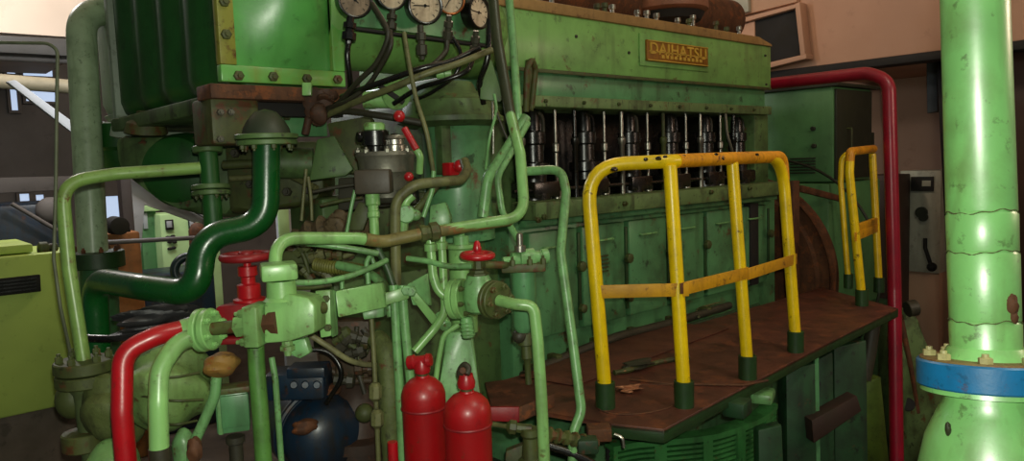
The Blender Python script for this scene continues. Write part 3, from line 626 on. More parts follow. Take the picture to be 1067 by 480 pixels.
# ================================================================== GAUGES
gb = thing('gauge_board', 'green gauge board hung across the end drum', 'gauge board', at_y(440, 40, 2.66))
b = nb(); prism(b, [at_y(u, v, 2.68) for (u, v) in ((357, -25), (364, 27), (410, 31), (516, 47), (520, -25))], (0, .012, 0), .003); obj('board', b, CG, gb)
b = nb(); prism(b, [at_y(u, v, 2.678) for (u, v) in ((364, 27), (516, 47), (516, 50), (364, 30))], (0, .03, 0), .002); obj('board_edge', b, DARK, gb)
GL = ['black-rimmed gauge with a worn grey dial, leftmost on the board', 'gauge cut by the top edge of the photo, second from left on the board',
      'thick black gauge with an orange-stained dial in the middle of the board', 'copper-rimmed gauge, fourth from left on the board', 'white-faced gauge hung lowest at the right end of the board']
for k, (u, v, rp, rim, off) in enumerate(((370, 0, 19, BLK, .07), (408, -6, 17, BLK, .05), (443, 6, 20, BLK, .07), (469, -1, 17, BRASS, .05), (499, 13, 19, BLK, .05))):
    p = at_y(u, v, 2.68-off-.02); d = (p-CP).length*.93; R = rp/770*d; ax = V((-.28 if k < 4 else .18, -1, -.12 if k != 4 else -.05)).normalized()
    if k == 4: R *= .95
    t = thing('pressure_gauge', GL[k], 'gauge', p, 'gauges on the board')
    b = nb(); lathe(b, p, ax, [(-off-.03, R*.5), (-.05, R*.55), (-.045, R*.98), (.0, R), (.008, R*.97), (.008, R*.84), (-.004, R*.82), (-.004, 0)], 40); obj('gauge_case', b, BLK, t)
    b = nb(); torus(b, p+ax*.006, ax, R*.91, R*.075, 40, 8); obj('rim', b, rim, t)
    b = nb(); lathe(b, p-ax*.004, ax, [(0, R*.83), (.002, R*.83), (.0025, 0)], 36); dl = obj('dial', b, DIAL if k != 0 else paint('worn_grey_dial', (150, 128, 104), .4, .5, dirtcol=(84, 66, 48), scale=26, bump=0), t)
    x, y, z_ = basis(ax); b = nb()
    for j in range(11):
        a = -.75*pi+1.5*pi*j/10; e = (x*sin(a)-y*cos(a)); m = axes(e, ax)
        box(b, p+e*R*.68-ax*.0012, (R*.16, R*.04, .001), m, 0)
    obj('dial_ticks', b, BLK, dl)
    a = (.9, 2.2, 1.6, 2.6, 1.5)[k]; e = x*sin(a)-y*cos(a); b = nb(); box(b, p+e*R*.2-ax*.0004, (R*.9, R*.06, .0012), axes(e, ax), 0); cyl(b, p-ax*.002, p+ax*.003, R*.09, seg=10); obj('needle', b, BLK, t)
# gauge stems and capillaries
def fit(p, q, r, mat, name, label, cat='fitting'):
    p, q = V(p), V(q); L = (q-p).length
    b = nb(); lathe(b, p, q-p, [(0, r*.6), (L*.2, r*.6), (L*.22, r), (L*.42, r), (L*.45, r*.7), (L*.55, r*.7), (L*.58, r*1.1), (L*.85, r*1.1), (L*.9, r*.6), (L, r*.5)], 8)
    return solid(name, label, cat, b, mat, 'gauge cocks under the board')
fit(at_d(365, 18, 2.85), at_d(363, 46, 2.85), .026, BLK, 'gauge_cock', 'black gauge cock under the leftmost gauge')
pipe('gauge_tube', 'black tube dropping from the leftmost gauge cock to the bolted frame', path((363, 44, 2.85), (362, 60, 2.85), (365, 88, 2.9), (362, 104, 3.0)), .011, BLK, .05, 'tube', sp=True)
fit(at_d(409, 10, 2.85), at_d(407, 34, 2.85), .02, RUB, 'gauge_cock', 'dark gauge cock under the second gauge')
fit(at_d(438, 26, 2.85), at_d(440, 62, 2.88), .02, DST, 'gauge_cock', 'dark gauge cock under the middle gauge')
fit(at_d(468, 16, 2.85), at_d(466, 44, 2.9), .018, DST, 'gauge_cock', 'dark gauge cock under the copper-rimmed gauge')
fit(at_d(496, 32, 2.85), at_d(494, 60, 2.9), .018, DST, 'gauge_cock', 'dark gauge cock under the lowest white gauge')
cables = [
 ('dark hose curling down from between the first two gauges', [(388, 4, 2.8), (401, 26, 2.75), (404, 40, 2.75), (392, 66, 2.8), (374, 84, 2.85), (352, 108, 2.95), (338, 118, 3.0)], .0105, RUB),
 ('dark hose from under the second gauge swinging left to the rusty joint', [(406, 32, 2.78), (407, 48, 2.75), (396, 70, 2.8), (382, 90, 2.85), (360, 106, 2.9), (340, 113, 3.0)], .0095, RUB),
 ('brown hose sweeping from the lowest gauge left to the rusty joint', [(512, 52, 2.85), (478, 66, 2.75), (446, 76, 2.72), (412, 90, 2.75), (376, 104, 2.85), (340, 120, 3.0)], .0125, HOSE),
 ('black hose running just above the brown hose', [(500, 50, 2.85), (470, 64, 2.8), (440, 71, 2.77), (408, 82, 2.8), (380, 92, 2.85), (356, 101, 2.95)], .0115, BLK),
 ('dark hose from the middle gauge looping left', [(466, 42, 2.85), (464, 54, 2.85), (448, 70, 2.8), (420, 86, 2.82), (392, 98, 2.9)], .010, RUB),
 ('black hose in a loop below the copper-rimmed gauge', [(494, 58, 2.9), (486, 74, 2.85), (462, 84, 2.85), (436, 92, 2.9), (410, 108, 2.95)], .010, BLK),
 ('dark hose hanging behind the lowest white gauge', [(510, 20, 2.9), (508, 60, 2.9), (500, 86, 2.95), (504, 108, 3.0)], .012, BLK),
 ('dirty hose running right from the rusty joint under the green disc', [(336, 118, 3.0), (362, 116, 2.95), (400, 121, 2.9), (440, 128, 2.9)], .014, RUB),
 ('dark hose looping round the copper-rimmed gauge cock', [(470, 36, 2.9), (480, 56, 2.9), (474, 78, 2.9), (450, 96, 2.95), (432, 104, 3.0)], .008, BLK),
]
for lb, pts, r, m in cables: pipe('hose', lb, path(*pts), r, m, cat='hose', sp=True, group='hoses under the gauges')
pipe('thin_tube', 'thin grey-green tube dropping straight below the middle gauge past the metal strainer', path((421, 34, 2.72), (427, 70, 2.7), (434, 104, 2.7), (445, 140, 2.7), (452, 182, 2.75)), .0085, HOSE, .2, 'tube', sp=True)
b = nb()
lump(b, at_d(333, 112, 3.0), .055, (.8, .8, 1.15), .35, 30, 7); lump(b, at_d(341, 100, 3.0), .035, (1.2, .8, .8), .3, 22, 9); cyl(b, at_d(322, 122, 3.0), at_d(318, 140, 3.02), .016)
solid('rusty_joint', 'rusty lumpy joint where the gauge hoses gather', 'joint', b, paint('dark_rust', (70, 44, 28), .6, .5, dirtcol=(34, 26, 16), rust=.3, scale=18))
b = nb(); box(b, at_d(320, 93, 2.82), (.035, .02, .05), axes(CR, CU)); solid('green_clip', 'small bright green clip under the bolted frame', 'clip', b, LG)
t = thing('round_cover', 'bright green disc and barrel with dark straps among the hoses', 'valve cover', at_d(405, 112, 3.05))
b = nb(); cyl(b, at_d(414, 101, 3.0), at_d(414, 101, 3.0)+V((.3, .9, .5)).normalized()*.08, .058, seg=32); obj('disc', b, LG, t)
b = nb(); lathe(b, at_d(378, 104, 3.05), at_d(410, 104, 3.05)-at_d(378, 104, 3.05), [(0, .015), (.005, .035), (.12, .035), (.13, .02)], 20); obj('barrel', b, LG, t)
b = nb(); box(b, at_d(408, 98, 2.97), (.12, .012, .022), axes(CR-CU*.7, CU+CR*.7)); obj('strap', b, DARK, t)
b = nb(); lathe(b, at_d(455, 77, 2.95), at_d(470, 76, 2.95)-at_d(455, 77, 2.95), [(0, .02), (.03, .02), (.035, .03), (.06, .03)], 14); solid('green_nipple', 'small bright green nipple between the dark hoses under the gauges', 'fitting', b, LG)

# dark and green pipes right of the gauges, joining the long pipe
t = thing('long_pipe', 'long green pipe crossing mid photo from the left valve bonnet and rising past the gauges', 'pipe', at_d(287, 300, 2.2))
b = nb(); tube(b, path((287, 296, 2.15), (287, 248, 2.2), (340, 248, 2.3), (372, 248, 2.35), (398, 252, 2.4), (446, 242, 2.45), (547, 226, 2.6), (542, 160, 2.65), (531, 116, 2.7), (518, 41, 2.75), (510, -40, 2.8)), .0195, .09, 18); obj('pipe_run', b, LG, t)
b = nb(); sweep(b, rounded(path((380, 248.6, 2.36), (398, 252, 2.4), (440, 243.3, 2.44), (531, 229, 2.58)), .09), .0204, 18); obj('rusty_sleeve', b, paint('rusty_pipe_film', (124, 116, 64), .4, .4, rust=.3, rustcol=(128, 86, 48), scale=12), t)
b = nb(); sweep(b, rounded(path((534, 128, 2.69), (531, 116, 2.7), (518, 41, 2.75), (510, -40, 2.8)), .09), .0202, 18); obj('dark_sleeve', b, paint('dark_pipe_film', (52, 58, 36), .35, .5, scale=12), t)
p = at_d(437, 243.8, 2.44); q = at_d(458, 240.4, 2.465); b = nb(); L = (q-p).length; lathe(b, p, q-p, [(0, .022), (.004, .029), (L*.3, .029), (L*.33, .025), (L*.5, .025), (L*.53, .033), (L*.9, .033), (L, .022)], 8); obj('union', b, RSG, t)
p = at_d(509, 232.2, 2.56); q = at_d(513, 231.6, 2.565); b = nb(); cyl(b, p, q, .0225); obj('brown_band', b, RUST, t)
pipe('green_tube', 'light green upright tube just right of the dark pipe beside the cover', path((527, -40, 2.95), (535, 49, 2.95), (540, 122, 2.95), (541, 150, 2.98)), .0165, TG, .1)
t = thing('lifting_bracket', 'loop-shaped olive bracket at the left end of the name plate cover', 'bracket', at_y(553, 116, 2.8))
b = nb(); tube(b, [at_y(548, 116, 2.8), at_y(549, 72, 2.76), at_y(554, 61, 2.76), at_y(558, 72, 2.78), at_y(554, 112, 2.82)], .016, .05, 10); obj('loop', b, RSG, t)
b = nb(); prism(b, [at_y(546, 112, 2.84), at_y(550, 62, 2.84), at_y(558, 60, 2.84), at_y(556, 116, 2.84)], (0, .02, 0), .003); obj('plate', b, OLV, t)
b = nb(); prism(b, [at_d(502, 66, 2.95), at_d(512, 62, 2.95), at_d(524, 102, 2.95), at_d(521, 106, 2.95), at_d(500, 103, 2.95)], CF*.012, .003); solid('small_plate', 'small green plate below the dark pipe right of the gauges', 'plate', b, HG)
for lb, pts, r, m in (
 ('thin tube forking down below the small green plate', [(515, 98, 2.9), (517, 116, 2.9), (510, 144, 2.9), (506, 176, 2.95)], .006, TG),
 ('thin bright tube straight below the small green plate', [(513, 106, 2.93), (514, 130, 2.93), (514, 160, 2.95)], .005, STL),
 ('thin tube leaning right below the small green plate', [(517, 116, 2.9), (524, 134, 2.9), (531, 150, 2.9)], .005, RUB)):
    pipe('thin_tube', lb, path(*pts), r, m, cat='tube', sp=True, group='thin tubes below the small plate')
pipe('bent_pipe', 'thick light green pipe leaning right behind the long pipe', path((503, 226, 2.85), (508, 186, 2.85), (531, 151, 2.9), (548, 122, 2.95)), .0215, TG, .09)
pipe('bent_pipe', 'slimmer light green pipe bowed beside the leaning thick pipe', path((541, 252, 2.8), (523, 220, 2.75), (518, 184, 2.75), (536, 153, 2.8), (550, 128, 2.9)), .0125, TG, .09)
# hoop tube in front of the crankcase
pipe('hoop_tube', 'green tube arching in front of the crankcase and standing left of the yellow rail', drop((540, 179, 2.85), (585, 176, 2.8), (590, 200, 2.75), (584, 262, 2.7), (596, 350, 2.66), (606, 428, 2.62), (597, 450, 2.6), (592, 490, 2.6)), .0175, TG, .09)

# ================================================================== STRAINER AND VALVE GROUP
s = thing('oil_strainer', 'grey cast metal strainer with round lid below the gauges', 'strainer', at_d(398, 206, 2.7))
pa = at_d(403, 178, 2.7); zz = lambda v: z_at(v, pa.x, pa.y)-z_at(205, pa.x, pa.y)
b = nb(); lathe(b, V((pa.x, pa.y, z_at(205, pa.x, pa.y))), (0, 0, 1), [(-.02, .05), (0, .078), (zz(182), .088), (zz(179), .098), (zz(166), .102), (zz(162), .110), (zz(158), .106), (zz(157), .03)], 40); obj('strainer_body', b, GST, s)
pk = at_d(411, 150, 2.68); b = nb(); lathe(b, V((pk.x, pk.y, z_at(160, pk.x, pk.y))), (0, 0, 1), [(0, .042), (.03, .042), (.034, .036), (.05, .036), (.054, .042), (.066, .038)], 24); obj('cap_nut', b, STL, s)
b = nb(); ball(b, at_d(411, 146, 2.68), .026); obj('dome_knob', b, BLK, s)
b = nb(); box(b, at_d(390, 189, 2.6), (.125, .09, .085), axes(CR, V((0, 0, 1))), .008); obj('side_block', b, paint('brown_grey_block', (70, 62, 50), .45, .3, scale=8), s)
pk = at_d(391, 150, 2.66); zb = z_at(160, pk.x, pk.y)
b = nb(); lathe(b, V((pk.x, pk.y, zb-.02)), (0, 0, 1), [(0, .03), (.045, .03), (.05, .05), (.10, .05), (.105, .04)], 20); obj('black_regulator', b, BLK, s)
b = nb(); lathe(b, V((pk.x, pk.y, zb+.085)), (0, 0, 1), [(0, .038), (.02, .038), (.026, .03)], 20); obj('green_cap', b, LG, s)
b = nb(); cyl(b, at_d(372, 142, 2.64), at_d(384, 143, 2.66), .02); obj('side_knob', b, BLK, s)
b = nb(); ball(b, at_d(426, 184, 2.6), .017); obj('red_knob', b, RED, s)
bolts(s, [V((pa.x+.1*cos(a), pa.y+.1*sin(a), z_at(158, pa.x, pa.y)-.004)) for a in (2.6, 3.4, 4.2, 5.0, 5.8)], (0, 0, 1), .011, .014, GST)
t = thing('red_lever', 'red cock lever with round knob beside the strainer', 'lever', at_d(424, 152, 2.62))
b = nb(); cyl(b, at_d(421, 133, 2.62), at_d(434, 156, 2.62), .0125); obj('grip', b, RED, t)
b = nb(); ball(b, at_d(416, 121, 2.62), .021); obj('knob', b, RED, t)
b = nb(); tube(b, path((432, 154, 2.63), (438, 162, 2.63), (437, 180, 2.66)), .013, .03); obj('lever_root', b, LG, t)
b = nb(); ball(b, at_d(479, 173, 2.85), .025); box(b, at_d(470, 176, 2.88), (.05, .05, .05)); solid('red_plug', 'red plug on the dirty hose end right of the strainer', 'plug', b, RED)
pipe('dirty_hose', 'thick dirty green hose arching from below the strainer to the right', path((413, 300, 2.6), (412, 250, 2.58), (412, 208, 2.56), (432, 192, 2.56), (462, 189, 2.6), (480, 188, 2.68), (487, 178, 2.75), (484, 168, 2.8)), .0185, HOSE, .09, 'hose')
t = thing('stub_pipe', 'light green threaded stub pipe hanging under the strainer block', 'pipe', at_d(391, 250, 2.6))
p = at_d(388, 202, 2.62); q = at_d(391, 254, 2.6); L = (q-p).length
b = nb(); lathe(b, p, q-p, [(0, .026), (L*.22, .026), (L*.25, .019), (L*.35, .019), (L*.37, .022), (L*.47, .022), (L*.49, .017), (L, .017)], 20); obj('stub', b, LG, t)
pipe('dark_hose', 'dark green jointed hose below the long pipe under the strainer', path((393, 258, 2.58), (402, 276, 2.58), (408, 292, 2.58), (412, 306, 2.58)), .013, paint('dark_green_hose', (48, 76, 40), .4, .4, scale=14), .05, 'hose', sp=True)
t = thing('stub_pipe', 'pale green elbow stub with disc right of the dirty hose', 'pipe', at_d(421, 240, 2.65))
b = nb(); tube(b, path((430, 203, 2.66), (422, 210, 2.66), (420, 242, 2.64)), .018, .04); obj('stub', b, LG, t)
b = nb(); cyl(b, at_d(423, 223, 2.6), at_d(426, 223, 2.68), .032); obj('disc', b, TG, t)
b = nb(); ball(b, at_d(433, 224, 2.62), .02); obj('nut', b, TG, t)
pipe('sloped_rod', 'olive rod sloping behind the dirty hose', path((431, 222, 2.72), (447, 203, 2.75), (456, 192, 2.8)), .014, OLV, .02, 'rod')
pipe('sloped_rod', 'thin green rod sloping down beside the dirty hose', path((452, 178, 2.7), (450, 200, 2.7), (441, 226, 2.7)), .009, TG, .05, 'rod')
b = nb(); prism(b, [at_d(448, 214, 2.9), at_d(464, 210, 2.9), at_d(470, 226, 2.9), at_d(468, 240, 2.9), at_d(446, 240, 2.9)], CF*.08, .008); solid('green_block', 'green slanted block behind the long pipe right of the dirty hose', 'block', b, TG)
b = nb(); prism(b, [at_d(366, 226, 2.8), at_d(374, 210, 2.8), at_d(388, 214, 2.8), at_d(378, 240, 2.8), at_d(364, 240, 2.8)], CF*.03, .004); solid('olive_plate', 'small olive plate with a green tip left of the strainer stub', 'plate', b, OLV)
for lb, pts, r, m in (
 ('thin green tube hanging left of the strainer block, outer of the pair', [(319, 176, 3.0), (317, 196, 3.0), (314, 230, 3.0)], .007, HOSE),
 ('thin green tube hanging left of the strainer block, inner of the pair', [(321, 184, 2.98), (324, 206, 2.98), (325, 230, 2.98)], .007, HOSE),
 ('thin tube slanting from the strainer block down to the long pipe', [(370, 198, 2.7), (366, 216, 2.7), (361, 244, 2.7)], .007, TG),
 ('thin tube running level behind the strainer block', [(326, 200, 3.05), (350, 195, 3.05), (372, 192, 3.05)], .008, DST),
 ('second thin tube running level just below the upper one behind the strainer block', [(334, 214, 3.05), (356, 209, 3.05), (378, 206, 3.05)], .008, OLV),
 ('green tube running just below the long pipe at left', [(300, 252, 2.45), (330, 254, 2.45), (366, 259, 2.47), (394, 264, 2.5)], .0105, TG),
 ('green tube sagging from the left valve to the right below the long pipe', [(302, 294, 2.3), (330, 294, 2.35), (362, 288, 2.4), (388, 278, 2.45), (403, 271, 2.5)], .0095, TG),
 ('darker tube under the sagging green tube', [(304, 300, 2.4), (320, 300, 2.45), (345, 297, 2.5)], .007, OLV),
 ('short upright tube between the sagging tube and the bracket box', [(384, 300, 2.6), (383, 286, 2.6), (382, 274, 2.6), (386, 266, 2.6)], .009, TG),
 ('short upright tube rising from the left of the bracket box', [(357, 306, 2.6), (356, 292, 2.6)], .008, TG)):
    pipe('thin_tube', lb, path(*pts), r, m, cat='tube', sp=True, group='thin tubes around the strainer')
pipe('thick_hose', 'pale green hose bending down into the strap beside the bracket box', path((352, 276, 2.75), (378, 282, 2.7), (392, 290, 2.62), (402, 302, 2.58), (408, 330, 2.56)), .0165, TG, .1, 'hose', sp=True)
t = thing('corrugated_hose', 'yellow-olive corrugated hose between the long pipe and the sagging tube', 'hose', at_d(350, 285, 2.75))
b = nb(); pts = spline(path((328, 275, 2.8), (345, 278, 2.78), (365, 280, 2.76), (378, 282, 2.75)), 14); sweep(b, pts, [.022 + .004*(i % 2) for i in range(len(pts))], 14); obj('sleeve', b, paint('yellow_olive', (116, 118, 48), .5, .4, scale=14), t)
lg = thing('lagged_manifold', 'grimy brown lagged manifold behind the long pipe at mid left', 'manifold', at_d(345, 300, 3.0))
GLM = paint('grimy_lagging', (104, 88, 62), .6, .6, dirtcol=(44, 38, 24), scale=14, bump=.4)
b = nb(); pts = spline(path((300, 262, 3.0), (322, 246, 3.0), (346, 238, 2.98), (372, 236, 2.95), (392, 240, 2.95)), 6); sweep(b, pts, [.05+.012*sin(2.1*i) for i in range(len(pts))], 16, .16); obj('lagging', b, GLM, lg)
for k, (u, v, r0) in enumerate(((352, 234, .045), (368, 240, .05), (340, 256, .036), (318, 252, .04), (362, 262, .03))):
    b = nb(); lump(b, at_d(u, v, 2.9), r0, (.8, .8, 1.1), .25, 20, 30+k); obj('lagging_band', b, GLM, lg)
for k, q in enumerate((((304, 250), (316, 266), (322, 284)), ((330, 262), (352, 268), (372, 262)), ((372, 256), (384, 262), (390, 276)), ((310, 274), (332, 284), (352, 284)))):
    b = nb(); hose(b, path(*[(u, v, 2.82+.02*k) for u, v in q]), .009+.002*(k % 2), 10); obj('small_tube', b, (OLV, HOSE, TG, OLV)[k], lg)
for k, (u, v) in enumerate(((312, 262), (328, 268), (346, 266), (376, 252), (336, 284), (318, 284))):
    b = nb(); lathe(b, at_d(u, v, 2.82), (CR*.8+CU*(.6-.3*k)), [(-.02, .012), (-.018, .02), (0, .02), (.002, .014), (.02, .014), (.022, .024), (.04, .02)], 8); obj('tube_fitting', b, (OLV, HOSE, RSG)[k % 3], lg)
b = nb(); box(b, at_d(318, 268, 2.9), (.2, .1, .05), axes(CR-CU*.1, CU), .01); solid('dark_ledge', 'grimy green ledge behind the green tube below the long pipe', 'ledge', b, OLV)
# engine end undersides in the shadow
b = nb(); bx(b, 1.55, 1.9, 2.95, 3.2, .9, 1.38, .03); obj('pump_housing', b, HG, eng)

# support bracket with box and strap
t = thing('bracket_box', 'light green box bracket with bolted end plate and pipe strap in mid left', 'bracket', at_d(380, 356, 2.45))
b = nb(); prism(b, [at_d(328, 303, 2.3), at_d(344, 302, 2.3), at_d(345, 350, 2.3), at_d(334, 352, 2.3)], CF*.03, .004); obj('end_plate', b, LG, t)
b = nb(); prism(b, [at_d(344, 302, 2.3), at_d(349, 303, 2.36), at_d(351, 349, 2.36), at_d(345, 351, 2.3)], CF*.02, .003); obj('angle_flange', b, TG, t)
b = nb(); prism(b, [at_d(349, 303, 2.36), at_d(398, 294, 2.46), at_d(404, 320, 2.46), at_d(352, 331, 2.36)], CF*.10, .006); obj('box_body', b, LG, t)
b = nb(); prism(b, [at_d(377, 325, 2.46), at_d(400, 320, 2.48), at_d(400, 330, 2.48), at_d(379, 333, 2.46)], CF*.06, .004); obj('lower_tab', b, TG, t)
b = nb(); prism(b, [at_d(401, 305, 2.45), at_d(425, 298, 2.47), at_d(426, 311, 2.47), at_d(402, 318, 2.45)], CF*.012, .003); obj('pipe_strap', b, LG, t)
bolts(t, [at_d(340, 311, 2.3), at_d(342, 341, 2.3)], -CF, .012, .012, OLV)
bolts(t, [at_d(424, 302, 2.45), at_d(429, 303, 2.45)], -CF, .018, .018, TG)
b = nb(); prism(b, [at_d(424, 296, 2.55), at_d(446, 284, 2.6), at_d(450, 318, 2.6), at_d(430, 318, 2.55)], CF*.012, .004); solid('gusset_plate', 'green triangular plate right of the pipe strap', 'plate', b, TG)
b = nb(); prism(b, [at_d(426, 307, 2.52), at_d(433, 303, 2.52), at_d(457, 332, 2.56), at_d(450, 338, 2.56)], CF*.012, .003); solid('stay_bar', 'flat green stay bar sloping down from the pipe strap', 'bar', b, LG)
for lb, u0, u1 in (('light green upright pipe under the strap, left of the pair', 411, 416), ('light green upright pipe under the strap, right of the pair', 420, 428)):
    pipe('upright_pipe', lb, drop((u0-1, 297, 2.5), (u0+1, 330, 2.5), (u1, 400, 2.5), (u1+4, 500, 2.5)), .0155, TG, .05)
pipe('thin_rod', 'thin olive rod dropping from the lower tab of the bracket box', drop((387, 332, 2.5), (389, 360, 2.5), (391, 400, 2.5), (394, 500, 2.5)), .0085, HOSE, .05, 'rod')
b = nb(); pts = spline(drop((392, 352, 2.62), (402, 366, 2.58), (405, 400, 2.56), (407, 440, 2.55), (410, 520, 2.55)), 8); sweep(b, pts, .036, 18, .14)
solid('lagged_pipe', 'olive canvas-lagged pipe standing left of the red cylinders', 'pipe', b, CANO)
for (u, v) in ((391, 408), (393, 436)):
    b = nb(); lathe(b, at_d(u, v, 2.46), CU, [(-.03, .012), (-.02, .022), (.02, .022), (.03, .012)], 8); solid('rod_coupling', 'hex coupling on the thin olive rod, %s of two' % ('upper' if v < 420 else 'lower'), 'coupling', b, HOSE)
# valve pair of upright tubes and the small vessel behind the red wheel
pipe('upright_pipe', 'light green upright tube below the union, left of two', path((448, 246, 2.5), (451, 286, 2.5), (456, 303, 2.5), (472, 314, 2.5)), .0155, LG, .09)
pipe('upright_pipe', 'light green upright tube below the union, right of two', path((460, 246, 2.52), (462, 288, 2.52), (464, 326, 2.52), (452, 343, 2.52), (432, 366, 2.5)), .0145, LG, .1)
for lb, u, v, d in (('cap nut at the top of the left upright tube below the union', 449, 258, 2.5), ('cap nut at the top of the right upright tube below the union', 460, 256, 2.52)):
    b = nb(); lathe(b, at_d(u, v, d), (0, 0, 1), [(-.012, .018), (-.01, .023), (.012, .023), (.016, .017)], 10); solid('cap_nut', lb, 'nut', b, LG)
t = thing('small_vessel', 'light green upright vessel behind the red hand wheel', 'vessel', at_d(481, 335, 2.75))
p = at_d(481, 262, 2.75); z0 = z_at(345, p.x, p.y); z1 = z_at(254, p.x, p.y)
b = nb(); lathe(b, V((p.x, p.y, z0)), (0, 0, 1), [(0, .05), (z1-z0-.02, .05), (z1-z0-.012, .058), (z1-z0, .058)], 28); obj('shell', b, LG, t)
b = nb(); lathe(b, V((p.x, p.y, z1)), (0, 0, 1), [(0, .03), (.03, .03), (.032, .014), (.08, .014)], 10); obj('top_stud', b, TG, t)
pipe('thin_tube', 'pale tube running from the triangular plate to the red-wheeled valve', path((424, 269, 2.5), (446, 272, 2.48), (466, 277, 2.46), (492, 277, 2.44)), .0095, TG, .1, 'tube', sp=True)

# red-wheeled globe valve in the middle
gv = thing('globe_valve', 'green globe valve with red hand wheel in mid photo', 'valve', at_d(497, 345, 2.4))
pw = at_d(497.5, 266, 2.4)
b = nb(); torus(b, pw, (0, -.05, 1), .048, .011, 40, 10)
for a in (.3, .3+pi*2/3, .3+pi*4/3): cyl(b, pw, pw+V((cos(a)*.048, sin(a)*.048, 0)), .009)
lathe(b, pw-V((0, 0, .014)), (0, 0, 1), [(0, .012), (.006, .02), (.02, .02), (.028, .01)], 16); obj('hand_wheel', b, RED, gv)
b = nb(); lathe(b, pw+V((0, 0, .012)), (0, 0, 1), [(0, .012), (.012, .015), (.02, .012), (.028, .011), (.036, .006)], 10); obj('wheel_nut', b, RED, gv)
zc = z_at(310, pw.x, pw.y); pv = V((pw.x, pw.y, zc)); hz = pw.z-zc
b = nb(); lathe(b, pv, (0, 0, 1), [(-.05, .03), (-.04, .045), (0, .052), (.05, .048), (.07, .036), (.075, .036)], 26); obj('valve_body', b, RSG if False else TG, gv)
b = nb(); lathe(b, pv+V((0, 0, .07)), (0, 0, 1), [(0, .036), (.012, .036), (.014, .028), (.022, .028), (.024, .032), (hz-.115, .030), (hz-.113, .016), (hz-.08, .013)], 6); obj('bonnet_nut', b, OLV, gv)
axl = (at_d(462, 312, 2.46)-pv).normalized()
fl = pv + axl*.052
b = nb(); cyl(b, fl, fl+axl*.022, .066, seg=34); cyl(b, fl+axl*.024, fl+axl*.045, .066, seg=34); obj('left_flange', b, LG, gv)
boltring(gv, fl, -axl, .05, 6, .009, .012, OLV, .2)
ax2 = (CR*.7-CF*.75).normalized(); ax2.z = 0; ax2.normalize()
f2 = pv + ax2*.06 + V((0, 0, .002))
b = nb(); cyl(b, pv, f2, .035); cyl(b, f2, f2+ax2*.018, .062, seg=34); cyl(b, f2+ax2*.02, f2+ax2*.036, .060, seg=34); obj('right_flange', b, OLV, gv)
boltring(gv, f2+ax2*.036, ax2, .046, 6, .010, .014, RSG, .1)
b = nb(); cyl(b, at_d(486, 330, 2.42), at_d(488, 352, 2.42), .02)
for k in range(4): torus(b, at_d(486.4+k*.5, 336+k*4, 2.42), CU, .02, .004, 20, 6)
obj('drain_nipple', b, TG, gv)
pipe('bent_pipe', 'light green pipe leaving the right flange and dropping beside the red cylinders', [f2+ax2*.036] + drop((536, 317, 2.3), (556, 318, 2.3), (560, 352, 2.3), (564, 410, 2.3), (570, 500, 2.3)), .0185, LG, .08)
# feed pump right of the valve
t = thing('feed_pump', 'green feed pump with square flange between the red-wheeled valve and the hoop tube', 'pump', at_d(546, 350, 2.55))
p = at_d(546, 300, 2.55); z0 = z_at(345, p.x, p.y); z1 = z_at(282, p.x, p.y)
b = nb(); lathe(b, V((p.x, p.y, z0)), (0, 0, 1), [(0, .03), (.02, .042), (z1-z0, .042)], 28); obj('pump_body', b, CG, t)
b = nb(); box(b, V((p.x, p.y, z1+.016)), (.15, .11, .03), axes(CR, V((0, 0, 1))), .006); obj('square_flange', b, RSG, t)
b = nb(); lathe(b, at_d(524, 272, 2.5), at_d(574, 266, 2.55)-at_d(524, 272, 2.5), [(0, .014), (.03, .014), (.032, .026), (.055, .026), (.058, .034), (.11, .034), (.113, .022), (.135, .022), (.138, .027), (.16, .027), (.165, .014)], 12); obj('head', b, TG, t)
b = nb(); lathe(b, at_d(542, 262, 2.5), (0, 0, 1), [(0, .02), (.02, .02), (.022, .011), (.06, .011), (.063, .007)], 10); obj('head_screw', b, STL, t)
bolts(t, [at_d(u, v, 2.48) for (u, v) in ((534, 277), (552, 276), (566, 275))], (0, 0, 1), .010, .02, OLV)
b = nb(); tube(b, path((529, 276, 2.5), (515, 276, 2.46), (504, 276, 2.44)), .013, .02); obj('inlet_tube', b, RSG, t)
t = thing('spindle', 'dark upright spindle with clamp behind the dropping light green pipe', 'spindle', at_d(549, 402, 2.75))
p = at_d(547, 345, 2.75); q = at_d(551, 400, 2.75); L = (q-p).length
b = nb(); lathe(b, p, q-p, [(0, .022), (.02, .03), (.05, .03), (.055, .018), (.1, .02), (.11, .012), (L, .012)], 14); obj('spindle_rod', b, OLV, t)
b = nb(); ball(b, at_d(541, 350, 2.73), .026); obj('clamp', b, DST, t)
t = thing('pedestal', 'green tapered pedestal under the red-wheeled valve', 'pedestal', at_d(478, 410, 2.65))
b = nb(); prism(b, [at_d(464, 346, 2.65), at_d(492, 344, 2.65), at_d(500, 410, 2.65), at_d(507, 585, 2.65), at_d(455, 585, 2.65), at_d(458, 400, 2.65)], CF*.1, .012); obj('web', b, TG, t)
b = nb(); tube(b, path((452, 410, 2.63), (456, 380, 2.63), (462, 348, 2.63), (478, 338, 2.63)), .010, .06, 10); obj('edge_bead', b, LG, t)
b = nb(); cyl(b, at_d(465, 340, 2.58), at_d(465, 340, 2.58)+V((.2, .9, .5))*.06, .022); obj('boss', b, TG, t)

